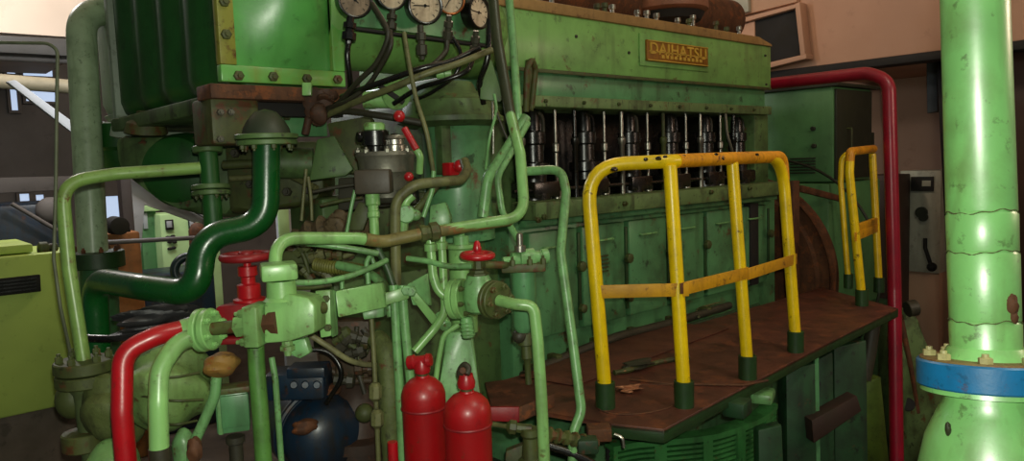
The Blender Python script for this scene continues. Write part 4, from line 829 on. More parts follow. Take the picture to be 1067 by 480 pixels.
# ================================================================== LEFT FOREGROUND VALVES AND HOSES
tv = thing('angle_valve', 'pale green valve with square bonnet at lower left', 'valve', at_d(290, 365, 2.1))
pv2 = at_d(294, 312, 2.1); vert = V((0, 0, 1))
zz2 = lambda v: z_at(v, pv2.x, pv2.y)
b = nb(); box(b, V((pv2.x-.005, pv2.y, (zz2(273)+zz2(291))/2)), (.098, .098, zz2(274)-zz2(291)), axes(CR*.93+CF*.36, vert), .008); obj('square_bonnet', b, LG, tv)
b = nb(); lathe(b, V((pv2.x, pv2.y, zz2(312))), vert, [(0, .052), (.01, .042), (zz2(292)-zz2(312), .040)], 28); obj('neck', b, LG, tv)
b = nb(); prism(b, [at_d(u, v, 2.06) for (u, v) in ((275, 317), (281, 309), (300, 306), (321, 310), (328, 318), (328, 347), (301, 356), (275, 358))], CF*.13, .008); obj('valve_body', b, LG, tv)
b = nb(); lathe(b, at_d(299, 352, 2.1), -vert, [(0, .016), (.02, .016), (.022, .022), (.034, .022), (.036, .01), (.05, .01)], 8); obj('drain_plug', b, LG, tv)
b = nb(); prism(b, [at_d(302, 355, 2.16), at_d(318, 352, 2.16), at_d(323, 368, 2.16), at_d(312, 374, 2.16), at_d(303, 370, 2.16)], CF*.04, .006); obj('foot', b, TG, tv)
b = nb(); cyl(b, at_d(326, 322, 2.12), at_d(338, 320, 2.16), .018); obj('outlet_stub', b, OLV, tv)
# run of unions and flanges to the left
fr_ = thing('flange_run', 'pale green run of nuts and paired flanges left of the square bonnet valve', 'flanged pipe', at_d(230, 360, 2.12))
A, B = at_d(190, 346, 2.12), at_d(280, 336, 2.08); e = (B-A).normalized(); LL = (B-A).length
P_ = lambda s: A+e*(LL*s)
b = nb(); cyl(b, P_(.3), P_(1.05), .019); obj('pipe_piece', b, RSG, fr_)
b = nb(); cyl(b, P_(.20), P_(.27), .062, seg=32); cyl(b, P_(.29), P_(.36), .060, seg=32); obj('paired_flange', b, LG, fr_)
boltring(fr_, P_(.36), e, .045, 6, .009, .012, LG, .3)
b = nb(); box(b, P_(.88), (.045, .10, .115), axes(e, vert), .006); obj('square_flange', b, LG, fr_)
b = nb(); lathe(b, P_(.62), e, [(0, .02), (.006, .032), (.04, .032), (.045, .04), (.065, .04)], 6); obj('union_nut', b, LG, fr_)
bolts(fr_, [P_(.82)+vert*z+e.cross(vert)*yy for z in (-.04, .04) for yy in (-.035, .035)], -e, .012, .022, LG)
b = nb(); lathe(b, P_(.93), e, [(0, .03), (.02, .03), (.03, .036), (.05, .036)], 6); obj('brown_nut', b, RUST, fr_)
t = thing('red_hose', 'red pipe curving down at lower left', 'pipe', at_d(133, 500, 2.05))
b = nb(); tube(b, drop((196, 342, 2.12), (164, 349, 2.06), (128, 366, 2.02), (127, 430, 2.0), (134, 510, 2.0)), .0275, .12, 22); obj('pipe_run', b, RED, t)
b = nb(); p, q = at_d(189, 344, 2.11), at_d(208, 340, 2.12); cyl(b, p, q, .031, seg=20); obj('green_coupling', b, LG, t)
t = thing('green_hose', 'light green pipe curving down beside the red curved pipe', 'pipe', at_d(167, 500, 2.02))
b = nb(); tube(b, path((212, 349, 2.1), (186, 355, 2.05), (166, 384, 2.0), (165, 420, 1.98), (166, 470, 1.98)), .0255, .1, 22); obj('pipe_run', b, LG, t)
b = nb(); tube(b, drop((166, 466, 1.98), (168, 520, 1.98)), .0285, .05, 22); obj('dark_sleeve', b, RUB, t)
# canvas-wrapped body behind the two hoses
t = thing('wrapped_valve', 'canvas-wrapped green valve bulk behind the two curved pipes', 'wrapped valve', at_d(165, 470, 2.35))
b = nb(); lump(b, at_d(176, 404, 2.38), .135, (1, .9, .98), .12, 34, 3); obj('canvas_wrap', b, CAN, t)
b = nb(); lump(b, at_d(122, 424, 2.5), .11, (1, .9, 1.15), .1, 28, 5); obj('olive_wrap', b, CANO, t)
b = nb(); lump(b, at_d(118, 486, 2.42), .09, (.9, .9, 1), .05, 24, 6); obj('lower_dome', b, LG, t)
b = nb(); lump(b, at_d(192, 470, 2.3), .045, (.8, .8, 1.6), .06, 20, 8); obj('lower_neck', b, TG, t)
for k, (a, c) in enumerate((((150, 392), (208, 388)), ((146, 412), (212, 416)), ((160, 440), (205, 438)))):
    b = nb(); hose(b, path((*a, 2.27), ((a[0]+c[0])/2, (a[1]+c[1])/2+3, 2.215), (*c, 2.27)), .004, 8); obj('binding_cord', b, OLV, t)
b = nb(); lump(b, at_d(231, 379, 2.18), .046, (1.15, .9, .75), .12, 22, 9); solid('rusty_wrap', 'orange-brown rusty wrapped joint under the paired flanges', 'wrapped joint', b, paint('orange_canvas', (150, 112, 48), .6, .5, rust=.35, rustcol=(150, 84, 30), scale=14))
pipe('thin_pipe', 'green pipe curving down left below the rusty wrapped joint', drop((226, 388, 2.2), (224, 412, 2.2), (212, 440, 2.2), (200, 466, 2.2), (196, 510, 2.2)), .0155, TG, .1)
b = nb(); lump(b, at_d(203, 468, 2.17), .026, (.8, .8, 1.5), .1, 16, 2); solid('rusty_lump', 'orange rusty lump on the lower end of the curving green pipe', 'lump', b, RUST)
# red valve behind
rv = thing('red_valve', 'red gate valve with hand wheel behind the pale green valve', 'valve', at_d(255, 345, 2.35))
pw = at_d(257, 267, 2.35)
b = nb(); torus(b, pw, (0, 0, 1), .072, .013, 40, 10)
for a in (.5, .5+pi/2, .5+pi, .5+pi*1.5): cyl(b, pw, pw+V((cos(a)*.07, sin(a)*.07, 0)), .011)
cyl(b, pw-V((0, 0, .02)), pw+V((0, 0, .018)), .024); obj('hand_wheel', b, DRED, rv)
b = nb(); lathe(b, pw, -vert, [(0, .012), (.03, .012), (.032, .03), (.06, .03), (.065, .022), (.085, .022), (.09, .036), (.13, .036), (.135, .05), (.2, .05), (.22, .03)], 24); obj('bonnet', b, RED, rv)
b = nb(); prism(b, [at_d(u, v, 2.3) for (u, v) in ((226, 318), (262, 316), (268, 340), (222, 348), (216, 334))], CF*.12, .012); obj('valve_body', b, DRED, rv)
b = nb(); box(b, at_d(240, 352, 2.34), (.16, .1, .02), axes(CR, vert), .004); obj('bottom_flange', b, DRED, rv)
b = nb()
lump(b, at_d(166, 327, 2.75), .07, (1.9, .8, .5), .2, 26, 11); lump(b, at_d(150, 345, 2.75), .06, (2.0, .8, .4), .2, 26, 14)
solid('tarpaulin_bundle', 'crumpled dark grey plastic bundle below the thick dark green pipe', 'bundle', b, paint('dark_grey_plastic', (58, 58, 60), .25, .3, dirtcol=(34, 34, 32), scale=9, bump=.5))
pipe('black_hose', 'black hose running behind the red curved pipe at lower left', path((90, 352, 2.75), (120, 352, 2.72), (160, 345, 2.72), (210, 330, 2.7)), .014, BLK, .1, 'hose', sp=True)
# terminal box, upright pipe, blue machine
t = thing('terminal_box', 'small green terminal box under the rusty wrapped joint', 'terminal box', at_d(243, 460, 2.4))
m = axes(CR*.95+CF*.3, vert)
b = nb(); box(b, at_d(243, 426, 2.42), (.10, .09, .13), m, .006); obj('box_body', b, CG, t)
b = nb(); box(b, at_d(245, 428, 2.37), (.085, .012, .105), m, .004); obj('lid', b, CG, t)
b = nb(); box(b, at_d(244, 404, 2.40), (.105, .07, .02), m, .004); obj('top_strip', b, RSG, t)
b = nb(); box(b, at_d(229, 430, 2.37), (.014, .02, .14), m, .003); obj('side_rail', b, TG, t)
b = nb(); lathe(b, at_d(245, 454, 2.41), -vert, [(0, .03), (.02, .03), (.025, .022), (.1, .022), (.2, .02)], 16); obj('cable_gland', b, DST, t)
pipe('upright_pipe', 'green upright pipe dropping below the square flange at lower left', drop((266, 352, 2.2), (268, 390, 2.2), (272, 440, 2.2), (277, 510, 2.2)), .0245, paint('dull_upright_green', (88, 142, 62), .42, .45, scale=12), .05)
pipe('thin_pipe', 'thin pale pipe behind the green upright pipe', drop((283, 372, 2.4), (287, 395, 2.4), (290, 415, 2.4)), .010, TG, .05)
em = thing('blue_pump_set', 'dark blue grimy pump and motor low at left centre', 'pump', at_d(325, 500, 2.75))
dm = (CR*.55-CF*.7-V((0, 0, .1))).normalized()
b = nb(); lathe(b, at_d(330, 446, 2.9), dm, [(-.2, .12), (-.15, .17), (.02, .18), (.03, .155), (.1, .15), (.15, .12), (.18, .06), (.185, 0)], 40); obj('motor_casing', b, DBL, em)
b = nb(); torus(b, at_d(330, 446, 2.9)+dm*.03, dm, .17, .012, 40, 8); obj('casing_rim', b, DBL, em)
b = nb(); lump(b, at_d(318, 444, 2.68), .04, (1.2, .8, .7), .1, 20, 4); obj('rust_patch_cover', b, RUST, em)
b = nb(); box(b, at_d(312, 398, 2.75), (.22, .14, .10), axes(CR, vert), .015); obj('terminal_block', b, DBL, em)
b = nb(); box(b, at_d(322, 385, 2.72), (.14, .1, .04), axes(CR, vert), .008); obj('terminal_lid', b, DBL, em)
for u in (306, 318, 330): b = nb(); cyl(b, at_d(u, 400, 2.68), at_d(u, 401, 2.65), .014); obj('cable_gland', b, DBL, em)
b = nb(); lathe(b, at_d(372, 450, 2.95), (.05, 0, 1), [(-.3, .14), (-.05, .14), (-.04, .17), (0, .17), (.01, .12), (.12, .10), (.2, .06), (.22, .02)], 32); obj('pump_casing', b, paint('brown_grime', (62, 42, 30), .5, .5, dirtcol=(28, 22, 16), rust=.2, scale=9), em)
b = nb(); ball(b, at_d(380, 430, 2.7), .035); obj('olive_boss', b, OLV, em)
b = nb(); lathe(b, at_d(344, 408, 2.78), vert, [(0, .04), (.02, .045), (.03, .02)], 18); obj('bronze_cap', b, RUST, em)
pipe('pale_hose', 'pale dirty hose crossing behind the bracket box above the blue pump', path((322, 348, 2.5), (344, 362, 2.52), (362, 374, 2.55), (378, 379, 2.6), (392, 380, 2.65)), .010, paint('pale_dirty_hose', (140, 138, 96), .45, .4, scale=14), .1, 'hose', sp=True)
pipe('black_hose', 'thin black hose looping above the blue pump', path((300, 365, 2.6), (340, 366, 2.62), (356, 390, 2.62), (340, 420, 2.66)), .009, BLK, .1, 'hose', sp=True)
cl = thing('fuel_pipe_cluster', 'brown grimy cluster of small pipes and fittings below the bracket box', 'pipe cluster', at_d(368, 410, 2.9))
BCL = paint('brown_clutter', (70, 54, 36), .5, .5, rust=.2, scale=16)
for k, q in enumerate((((340, 340), (352, 372), (350, 410)), ((352, 344), (366, 360), (384, 366)), ((372, 340), (370, 372), (380, 410)), ((346, 386), (364, 396), (388, 396)), ((360, 352), (376, 380), (374, 420)), ((378, 342), (386, 352), (396, 350)))):
    b = nb(); hose(b, path(*[(u, v, 2.8+.03*k) for u, v in q]), .010+.004*(k % 2), 10); obj('small_pipe', b, (BCL, OLV, DST)[k % 3], cl)
for k, (u, v) in enumerate(((346, 352), (358, 358), (354, 352), (368, 368), (378, 384), (356, 396), (384, 358), (372, 352))):
    b = nb(); lathe(b, at_d(u, v, 2.78), (CR*(.4+.2*k)+CU*(.9-.2*k)), [(-.03, .014), (-.026, .024), (0, .024), (.003, .016), (.02, .016), (.023, .03), (.045, .026), (.05, .012)], 8); obj('fitting', b, (BCL, DST, OLV, DST)[k % 4], cl)
b = nb(); box(b, at_d(362, 372, 3.0), (.22, .08, .32), axes(CR, vert), .02); obj('dark_block', b, BCL, cl)

# ================================================================== RED CYLINDERS
bed = nb(); bx(bed, .2, 2.25, 1.0, 3.0, FZ, .32, .02); solid('machinery_bed', 'dark steel bed carrying the left machinery', 'machinery bed', bed, FLO)
def bottle(u, v_sh, v_top, d, r, label, knob):
    p = at_d(u, v_sh, d); p.z = 0; z1 = z_at(v_sh, p.x, p.y); zt = z_at(v_top, p.x, p.y)
    t = thing('gas_cylinder', label, 'gas cylinder', V((p.x, p.y, .32)), 'red cylinders')
    H = z1-.32
    b = nb(); lathe(b, V((p.x, p.y, .32)), vert, [(0, r*.9), (.02, r), (H-.05, r), (H-.045, r*1.02), (H-.01, r*1.02), (H, r*1.0), (H+.02, r*.9), (H+.04, r*.62), (H+.05, r*.33), (H+.055, r*.3)], 44); obj('cylinder_body', b, RED2, t)
    b = nb(); torus(b, V((p.x, p.y, .32+H-.048)), vert, r*.99, .005, 44, 8); obj('shoulder_band', b, DRED, t)
    b = nb(); lathe(b, V((p.x, p.y, .32+H+.05)), vert, [(0, r*.22), (.012, r*.22), (.014, r*.36), (.03, r*.40), (.045, r*.32), (.055, r*.3), (zt-.32-H-.05, r*.26)], 18); obj('valve_neck', b, RED, t)
    b = nb(); lathe(b, V((p.x, p.y, .32+H+.046)), vert, [(0, r*.25), (.014, r*.25)], 14); obj('brass_ring', b, OLV, t)
    if knob:
        q = at_d(438, 376, d-.01); ax = (CR+CU*.18-CF*.25).normalized(); b = nb()
        lathe(b, q, ax, [(-.042, .012), (-.04, .022), (-.02, .024), (-.015, .018), (.02, .018), (.024, .022), (.036, .02), (.038, .01)], 14); obj('valve_handle', b, RED, t)
    else:
        b = nb(); hose(b, path((481, 396, d), (479, 387, d-.01), (484, 380, d-.02), (488, 384, d-.03), (486, 390, d-.04)), .010, 12); obj('black_hook', b, RUB, t)
        b = nb(); cyl(b, at_d(482, 386, d-.02), at_d(482, 386, d-.05), .010); obj('brown_plug', b, RUST, t)
bottle(441, 408, 383, 2.35, .0690, 'red gas cylinder with red valve handle, the left of the two', True)
bottle(487, 425, 392, 2.22, .0700, 'red gas cylinder with black hook on its valve, the right of the two', False)
pipe('red_rod', 'short red rod end beside the lagged pipe left of the red cylinders', drop((409, 460, 2.3), (411, 520, 2.3)), .016, RED, .02, 'rod')

# ================================================================== PLATFORM AND YELLOW RAILS
pf = thing('platform', 'rusty brown walkway platform along the engine side', 'platform', (3.4, 2.3, .7))
E1 = [at_z(u, v, .7) for (u, v) in ((505, 398), (512, 424), (575, 430), (637, 441), (692, 447), (862, 357), (936, 321))]
top = E1 + [V((5.6, 2.68, .7)), V((2.3, 2.68, .7))]
b = nb(); prism(b, top, (0, 0, -.018), .003); obj('deck_plate', b, DECK, pf)
b = nb(); pts = [p-V((0, 0, .022)) for p in E1[3:]]
for a, c in zip(pts, pts[1:]): prism(b, [a+V((0, 0, .016)), c+V((0, 0, .016)), c-V((0, 0, .035)), a-V((0, 0, .035))], (.004, .02, 0), .002)
obj('edge_bar', b, SOCK, pf)
b = nb(); prism(b, [at_z(540, 392, .704), at_z(600, 402, .704), at_z(760, 342, .704), at_z(700, 336, .704)], (0, 0, .004), .001); obj('overlay_plate', b, paint('overlay_rust', (102, 58, 42), .5, .5, dirtcol=(48, 28, 20), rust=.4, scale=6, bump=.3), pf)
b = nb(); sweep(b, [at_z(u, v, .706) for (u, v) in ((656, 395), (700, 400), (775, 401), (800, 396))], .006, 8); obj('weld_bead', b, RUST, pf)
# hollows and hatch
b = nb(); cc = at_z(668, 415, .702); x_ = [V((cos(a)*.24, sin(a)*.16, 0)) for a in [2*pi*k/40 for k in range(41)]]; sweep(b, [cc+q for q in x_], .004, 6); obj('hatch_ring', b, RUST, pf)
def leg(u0, v0, u1, u2, d, lab=None):
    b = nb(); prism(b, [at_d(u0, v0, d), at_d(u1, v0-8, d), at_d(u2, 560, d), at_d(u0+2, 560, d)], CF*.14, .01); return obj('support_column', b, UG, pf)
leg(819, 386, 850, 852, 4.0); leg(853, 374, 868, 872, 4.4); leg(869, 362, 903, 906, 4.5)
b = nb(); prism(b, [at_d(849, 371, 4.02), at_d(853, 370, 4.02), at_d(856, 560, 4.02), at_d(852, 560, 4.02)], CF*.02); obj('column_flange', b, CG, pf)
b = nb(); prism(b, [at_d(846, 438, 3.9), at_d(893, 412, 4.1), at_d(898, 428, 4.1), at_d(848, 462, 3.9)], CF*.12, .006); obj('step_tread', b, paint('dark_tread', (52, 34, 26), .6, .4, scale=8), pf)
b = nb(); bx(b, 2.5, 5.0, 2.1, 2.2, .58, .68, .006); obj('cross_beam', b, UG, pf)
# scraps on the deck
b = nb(); lump(b, at_z(656, 404, .713), .05, (1.1, .75, .26), .45, 16, 13); solid('paper_scrap', 'crumpled tan scrap lying on the platform between the first two rail posts', 'scrap', b, LEAF)
b = nb(); hose(b, [at_z(u, v, .715) for (u, v) in ((640, 388), (660, 384), (690, 376), (718, 372))], .012, 8, .3); solid('oily_rag', 'dark oily rag twisted along the platform behind the first rail post', 'rag', b, OLV)
b = nb(); lump(b, at_z(665, 379, .72), .05, (1.9, 1.2, .35), .2, 20, 21); solid('oily_rag', 'dark oily rag heap on the platform near the crankcase foot', 'rag', b, DST)
b = nb(); lump(b, at_z(650, 386, .715), .016, (1, 1, .5), .2, 12, 3); solid('paper_scrap', 'tiny pale scrap on the platform by the dark rag', 'scrap', b, LEAF)
pipe('bent_rod', 'bent grey rod lying at the crankcase foot behind the yellow rail', [at_z(728, 330, .72), at_z(727, 322, .72), at_z(745, 316, .72), at_z(775, 306, .72), at_z(796, 282, .82)], .008, HOSE, .06, 'rod', sp=True)
# first rail
rl = thing('guard_rail', 'wide yellow four-post guard rail on the platform edge', 'guard rail', at_z(713, 428, .7), 'yellow guard rails')
base = [at_z(631, 424, .7), at_z(713, 423, .7), at_z(779, 394, .7), at_z(829, 366, .7)]
def lean(bp, u, v):     # the post is followed from its foot to where it meets the top bar
    r = ray(u, v); # closest point on the line of sight to the upright through the foot, leaning slightly inboard
    y = bp.y+.07; return CP + r*((y-CP.y)/r.y)
tops = [lean(base[0], 613, 193), lean(base[1], 698, 172), lean(base[2], 763, 169), lean(base[3], 818, 182)]
c0 = lean(base[0], 611, 172); c3 = lean(base[3], 815, 163)
mid = lean(base[1], 697, 168)
b = nb(); tube(b, [base[0]+V((0, 0, .06)), c0, mid, lean(base[2], 762, 165), c3, base[3]+V((0, 0, .06))], .0295, .19, 22)
obj('rail_frame', b, YEL, rl)
ORG = paint('worn_orange_yellow', (240, 164, 10), .4, .35, dirtcol=(130, 66, 12), rust=.12, coat=.2, scale=12)
b = nb(); q0 = lean(base[1], 705, 167.6); sweep(b, rounded([q0, lean(base[2], 762, 165), c3, c3+(base[3]-c3)*.12], .19), .0302, 22); obj('worn_top', b, ORG, rl)
for k, (u, v) in enumerate(((640, 176), (673, 166), (686, 165), (693, 163), (712, 163), (746, 161), (752, 165), (789, 161))):
    b = nb(); m_ = mid if u < 700 else lean(base[2], 762, 165)
    q = lean(base[1], u, v)-ray(u, v)*.024; lump(b, q, .008 if k % 2 else .011, (1.5, .8, .7), .3, 12, 40+k); obj('paint_chip', b, BLK, rl)
for k in (1, 2):
    b = nb(); cyl(b, base[k]+V((0, 0, .06)), tops[k], .029 if k == 1 else .0275, seg=22); obj('post', b, YEL, rl)
def along(k, v):
    a, c = base[k], tops[k]; lo, hi = 0., 1.
    for _ in range(40):
        m_ = (lo+hi)/2
        if vof(a+(c-a)*m_) > v: lo = m_
        else: hi = m_
    return a+(c-a)*lo
strip = [along(0, 304.5), along(1, 299), along(2, 285), along(3, 270)]
b = nb()
off = V((-.3, -1, 0)).normalized()*.030
for k in range(3):
    a, c = strip[k]+off, strip[k+1]+off; e_ = (c-a).normalized(); a = a-e_*.02 if k == 0 else a; c = c+e_*.03
    box(b, (a+c)/2, ((c-a).length, .006, .056), axes(c-a, vert), .002)
obj('flat_bar', b, YELD, rl)
b = nb(); box(b, strip[1]+off*1.15, (.03, .006, .046), axes(V((1, 0, 0)), vert), .002); obj('rust_patch', b, RUST, rl)
for k, p in enumerate(base):
    b = nb(); lathe(b, p, vert, [(0, .042), (.11, .042), (.112, .036), (.105, .031)], 24); obj('post_socket', b, SOCK, rl)
# second rail
r2 = thing('guard_rail', 'short yellow guard rail beside the maroon pipe at the far end of the platform', 'guard rail', at_z(898, 322, .7), 'yellow guard rails')
B = at_z(898, 318, .7); A2 = at_z(884, 300, .7); C2 = at_z(916, 304, .7)
yb = B.y+.06
tb = at_y(885, 180, yb); tb2 = at_y(886, 158, yb)
sc = (C2-CP).length/ray(916, 304).length
tc = CP+ray(909, 160)*(sc*1.0); tc2 = CP+ray(910, 155)*(sc*1.0)
b = nb(); tube(b, [B+V((0, 0, .05)), tb, tb2, tc2], .0285, .12, 20); obj('rail_frame', b, YEL, r2); b = nb(); sweep(b, rounded([tb+(tb2-tb)*.55, tb2, tc2], .12), .0292, 20); obj('worn_top', b, ORG, r2)
sa = (A2-CP).length/ray(884, 300).length
b = nb(); tube(b, [A2+V((0, 0, .05)), CP+ray(876, 190)*sa, CP+ray(877, 163)*sa, CP+ray(892, 156)*sa*.99], .0215, .12, 18); obj('rear_post', b, YEL, r2)
b = nb(); cyl(b, C2+V((0, 0, .05)), tc, .0255, seg=20); obj('post', b, YEL, r2)
pm = B+(tb-B)*((318-240)/(318-180)); qm = C2+(tc-C2)*((304-236)/(304-160))
b = nb(); e_ = qm-pm; box(b, (pm+qm)/2+V((0, 0, .03)), (e_.length, .03, .05), axes(e_, vert), .003); obj('flat_bar', b, YELD, r2)
o_ = V((-.75, -.6, 0))*.035
b = nb(); box(b, (pm+qm)/2+o_-V((0, 0, .02)), (e_.length*1.15, .006, .06), axes(e_+V((0, 0, .03)), vert), .002); obj('flat_bar', b, YELD, r2)
for p, s_ in ((B, .042), (A2, .034), (C2, .038)):
    b = nb(); lathe(b, p, vert, [(0, s_), (.11, s_), (.112, s_*.85), (.105, s_*.75)], 22); obj('post_socket', b, SOCK, r2)

# maroon pipe
pipe('maroon_pipe', 'maroon red pipe bending down right of the engine end', [at_x(780, 90, 5.5), at_x(904, 76, 5.5), at_x(926, 84, 5.5), at_x(932, 300, 5.5), at_x(934, 560, 5.3)], .046, MAR, .22)

# ================================================================== UNDER AND BESIDE THE PLATFORM
gm = thing('louvred_cowl', 'green curved slatted cowl under the platform corner', 'cowl', at_z(700, 470, .1))
arc = spline([at_z(u, v, .45) for (u, v) in ((638, 465), (664, 460), (700, 457), (737, 453), (758, 448), (783, 439), (801, 429), (808, 420))], 6)
def strip(bm, pts, z0, z1, t0, t1):        # a band following the arc between two heights, t0..t1 in front of it
    n = len(pts); rows = []
    for i, p in enumerate(pts):
        d = pts[min(i+1, n-1)]-pts[max(i-1, 0)]; d.z = 0; d.normalize(); o_ = V((d.y, -d.x, 0))
        rows.append([bm.verts.new(V((p.x, p.y, z))+o_*t) for (z, t) in ((z0, t0), (z0, t1), (z1, t1), (z1, t0))])
    for a, c in zip(rows, rows[1:]):
        for k in range(4): bm.faces.new((a[k], c[k], c[(k+1) % 4], a[(k+1) % 4]))
    bm.faces.new(rows[0]); bm.faces.new(rows[-1][::-1])
b = nb(); strip(b, arc, .05, .43, -.06, -.05); obj('back_sheet', b, DARK, gm)
b = nb(); strip(b, arc, .425, .452, -.07, .012); obj('top_band', b, UG2, gm)
for k in range(9):
    b = nb(); strip(b, arc, .398-.024*k, .411-.024*k, -.03, .006); obj('slat', b, UG2, gm)
for i in (0, 9, 17, 26, 34):
    b = nb(); strip(b, arc[i:i+3] if i else arc[0:2], .06, .43, -.02, .012); obj('rib', b, UG2, gm)
b = nb(); strip(b, arc[::4], FZ, .06, -.07, .01); obj('skirt', b, UG2, gm)
b = nb(); box(b, at_d(700, 438, 3.2), (.2, .05, .08), axes(V((1, .1, 0)), vert), .006); solid('green_bracket', 'green flat bracket under the platform corner', 'bracket', b, UG)
b = nb(); box(b, at_d(768, 424, 3.3), (.11, .1, .07), axes(V((1, .2, 0)), vert), .008); solid('green_lug', 'green square lug under the platform edge', 'lug', b, UG)
b = nb(); box(b, at_d(795, 412, 3.6), (.14, .1, .05), axes(V((1, .4, 0)), vert), .012); solid('green_lug', 'pale rounded lug under the platform right of the square lug', 'lug', b, TG)
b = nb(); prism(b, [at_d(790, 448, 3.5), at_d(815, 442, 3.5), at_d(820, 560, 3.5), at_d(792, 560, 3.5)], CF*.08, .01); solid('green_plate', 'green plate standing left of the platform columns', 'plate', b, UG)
pipe('dark_pipe', 'mottled dark pipe behind the platform end left of the maroon pipe', path((912, 325, 5.0), (905, 370, 5.0), (900, 395, 5.0)), .045, DST, .05)
b = nb(); prism(b, [at_d(u, v, 5.4) for (u, v) in ((902, 398), (918, 392), (926, 480), (928, 580), (896, 580), (898, 440))], CF*.1, .01); solid('green_plate', 'yellow-green plate low between the platform column and the maroon pipe', 'plate', b, paint('dull_yellow_green', (98, 122, 44), .5, .5, scale=7))
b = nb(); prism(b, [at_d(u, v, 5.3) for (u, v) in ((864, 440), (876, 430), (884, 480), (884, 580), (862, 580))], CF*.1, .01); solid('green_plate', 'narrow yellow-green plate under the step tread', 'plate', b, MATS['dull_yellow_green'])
t = thing('generator_pedestal', 'dark green tapered pedestal low between the maroon pipe and the blue flange', 'pedestal', at_d(962, 560, 5.6))
b = nb(); prism(b, [at_d(u, v, 5.6) for (u, v) in ((936, 322), (950, 322), (958, 334), (970, 375), (984, 400), (990, 600), (930, 600))], CF*.3, .02); obj('web', b, GRG, t)
b = nb(); cyl(b, at_d(946, 421, 5.55), at_d(946, 421, 5.62), .05); obj('lifting_hole', b, DARK, t)
b = nb(); tube(b, path((938, 328, 5.58), (948, 378, 5.58), (956, 430, 5.58)), .02, .1); obj('brown_stiffener', b, RUST, t)
b = nb(); cyl(b, at_d(945, 322, 5.5), at_d(955, 320, 5.5), .06); obj('top_boss', b, DST, t)
# low fittings at the bottom centre
t = thing('bottom_valve', 'olive stop valve low beside the dropping light green pipe', 'valve', at_d(553, 520, 2.35))
p = at_d(553, 470, 2.4); z0 = z_at(510, p.x, p.y); z1 = z_at(446, p.x, p.y)
b = nb(); lathe(b, V((p.x, p.y, z0)), vert, [(0, .05), (.05, .05), (.06, .036), (.075, .042), (.085, .034), (.1, .042), (.11, .03), (z1-z0-.03, .024), (z1-z0-.02, .032), (z1-z0, .03)], 20); obj('valve_body', b, OLV, t)
b = nb(); lathe(b, at_d(528, 444, 2.4), at_d(552, 447, 2.4)-at_d(528, 444, 2.4), [(0, .012), (.01, .024), (.03, .024), (.033, .016), (.08, .018)], 8); obj('side_union', b, OLV, t)
b = nb(); prism(b, [at_d(527, 470, 2.45), at_d(545, 463, 2.45), at_d(542, 500, 2.45), at_d(525, 500, 2.45)], CF*.04, .005); obj('side_plate', b, OLV, t)
t = thing('fitting_chain', 'row of grimy green fittings running right from the bottom valve under the platform', 'fitting', at_d(590, 475, 2.5))
p = at_d(570, 452, 2.45); q = at_d(622, 462, 2.55); L = (q-p).length
pr = []
for i in range(6): s_ = L*i/6; pr += [(s_, .016), (s_+.004, .026), (s_+.014, .026), (s_+.017, .016)]
b = nb(); lathe(b, p, q-p, pr+[(L, .016)], 8); obj('fitting_row', b, RSG, t)
b = nb(); box(b, at_d(612, 463, 2.5), (.07, .06, .05), axes(CR, vert), .008); obj('block', b, UG, t)
pipe('thin_tube', 'thin olive tube running left from the bottom valve to behind the red cylinders', path((528, 444, 2.42), (516, 442, 2.45), (498, 442, 2.5)), .008, HOSE, .03, 'tube')
b = nb(); bx(b, 0, 1, 0, 1, 0, 1, 0); b.free()
rb = thing('red_channel', 'dusty red channel bar under the platform beside the red cylinders', 'channel bar', at_d(525, 440, 2.6))
b = nb(); prism(b, [at_d(500, 424, 2.6), at_d(541, 424, 2.6), at_d(541, 440, 2.6), at_d(500, 438, 2.6)], CF*.02, .003); obj('bar', b, DRED, rb)
b = nb(); prism(b, [at_d(541, 424, 2.6), at_d(578, 410, 2.72), at_d(578, 424, 2.72), at_d(541, 440, 2.6)], CF*.02, .003); obj('side_web', b, RUST, rb)
t = thing('brown_block', 'rusty brown block under the platform tip right of the hoop tube', 'block', at_d(628, 470, 2.75))
b = nb(); box(b, at_d(624, 450, 2.8), (.09, .08, .05), axes(CR, vert), .006); obj('block_body', b, RUST, t)
b = nb(); hose(b, path((640, 452, 2.75), (648, 456, 2.74), (650, 466, 2.74)), .006, 8); obj('wire', b, STL, t)
pipe('black_hose', 'black hose crossing under the hoop tube at the bottom', path((565, 462, 2.6), (600, 474, 2.6), (640, 495, 2.6)), .014, BLK, .1, 'hose', sp=True)

# ================================================================== THICK PALE PIPE AT THE RIGHT
sp_ = thing('standpipe', 'thick pale green upright pipe with blue flange at the right', 'pipe', at_d(1036, 600, 1.75))
dax = (at_d(1014, -30, 1.76)-at_d(1027, 378, 1.72)).normalized()
p0 = at_d(1027.5, 380, 1.72); Lp = 1.05
b = nb(); prof = [(0, .0726)]
zj1 = (at_d(1024, 263, 1.73)-p0).length; zj2 = (at_d(1022, 222, 1.73)-p0).length; zj3 = (at_d(1026, 334, 1.73)-p0).length
for zj in sorted((zj3, zj1, zj2)): prof += [(zj-.005, .0739), (zj-.001, .0721), (zj+.001, .0712), (zj+.004, .0727)]
prof.append((Lp, .0712)); lathe(b, p0, dax, prof, 56); obj('pipe_run', b, LG2, sp_)
b = nb(); cyl(b, p0+dax*.012, p0-dax*.050, .1438, seg=64); obj('blue_flange', b, BLU, sp_)
b = nb(); cyl(b, p0+dax*.011, p0+dax*.016, .1365, seg=64); obj('rusty_flange_face', b, paint('rusty_flange_top', (140, 116, 66), .55, .5, dirtcol=(90, 56, 34), rust=.35, rustcol=(130, 80, 46), scale=14, bump=.3), sp_)
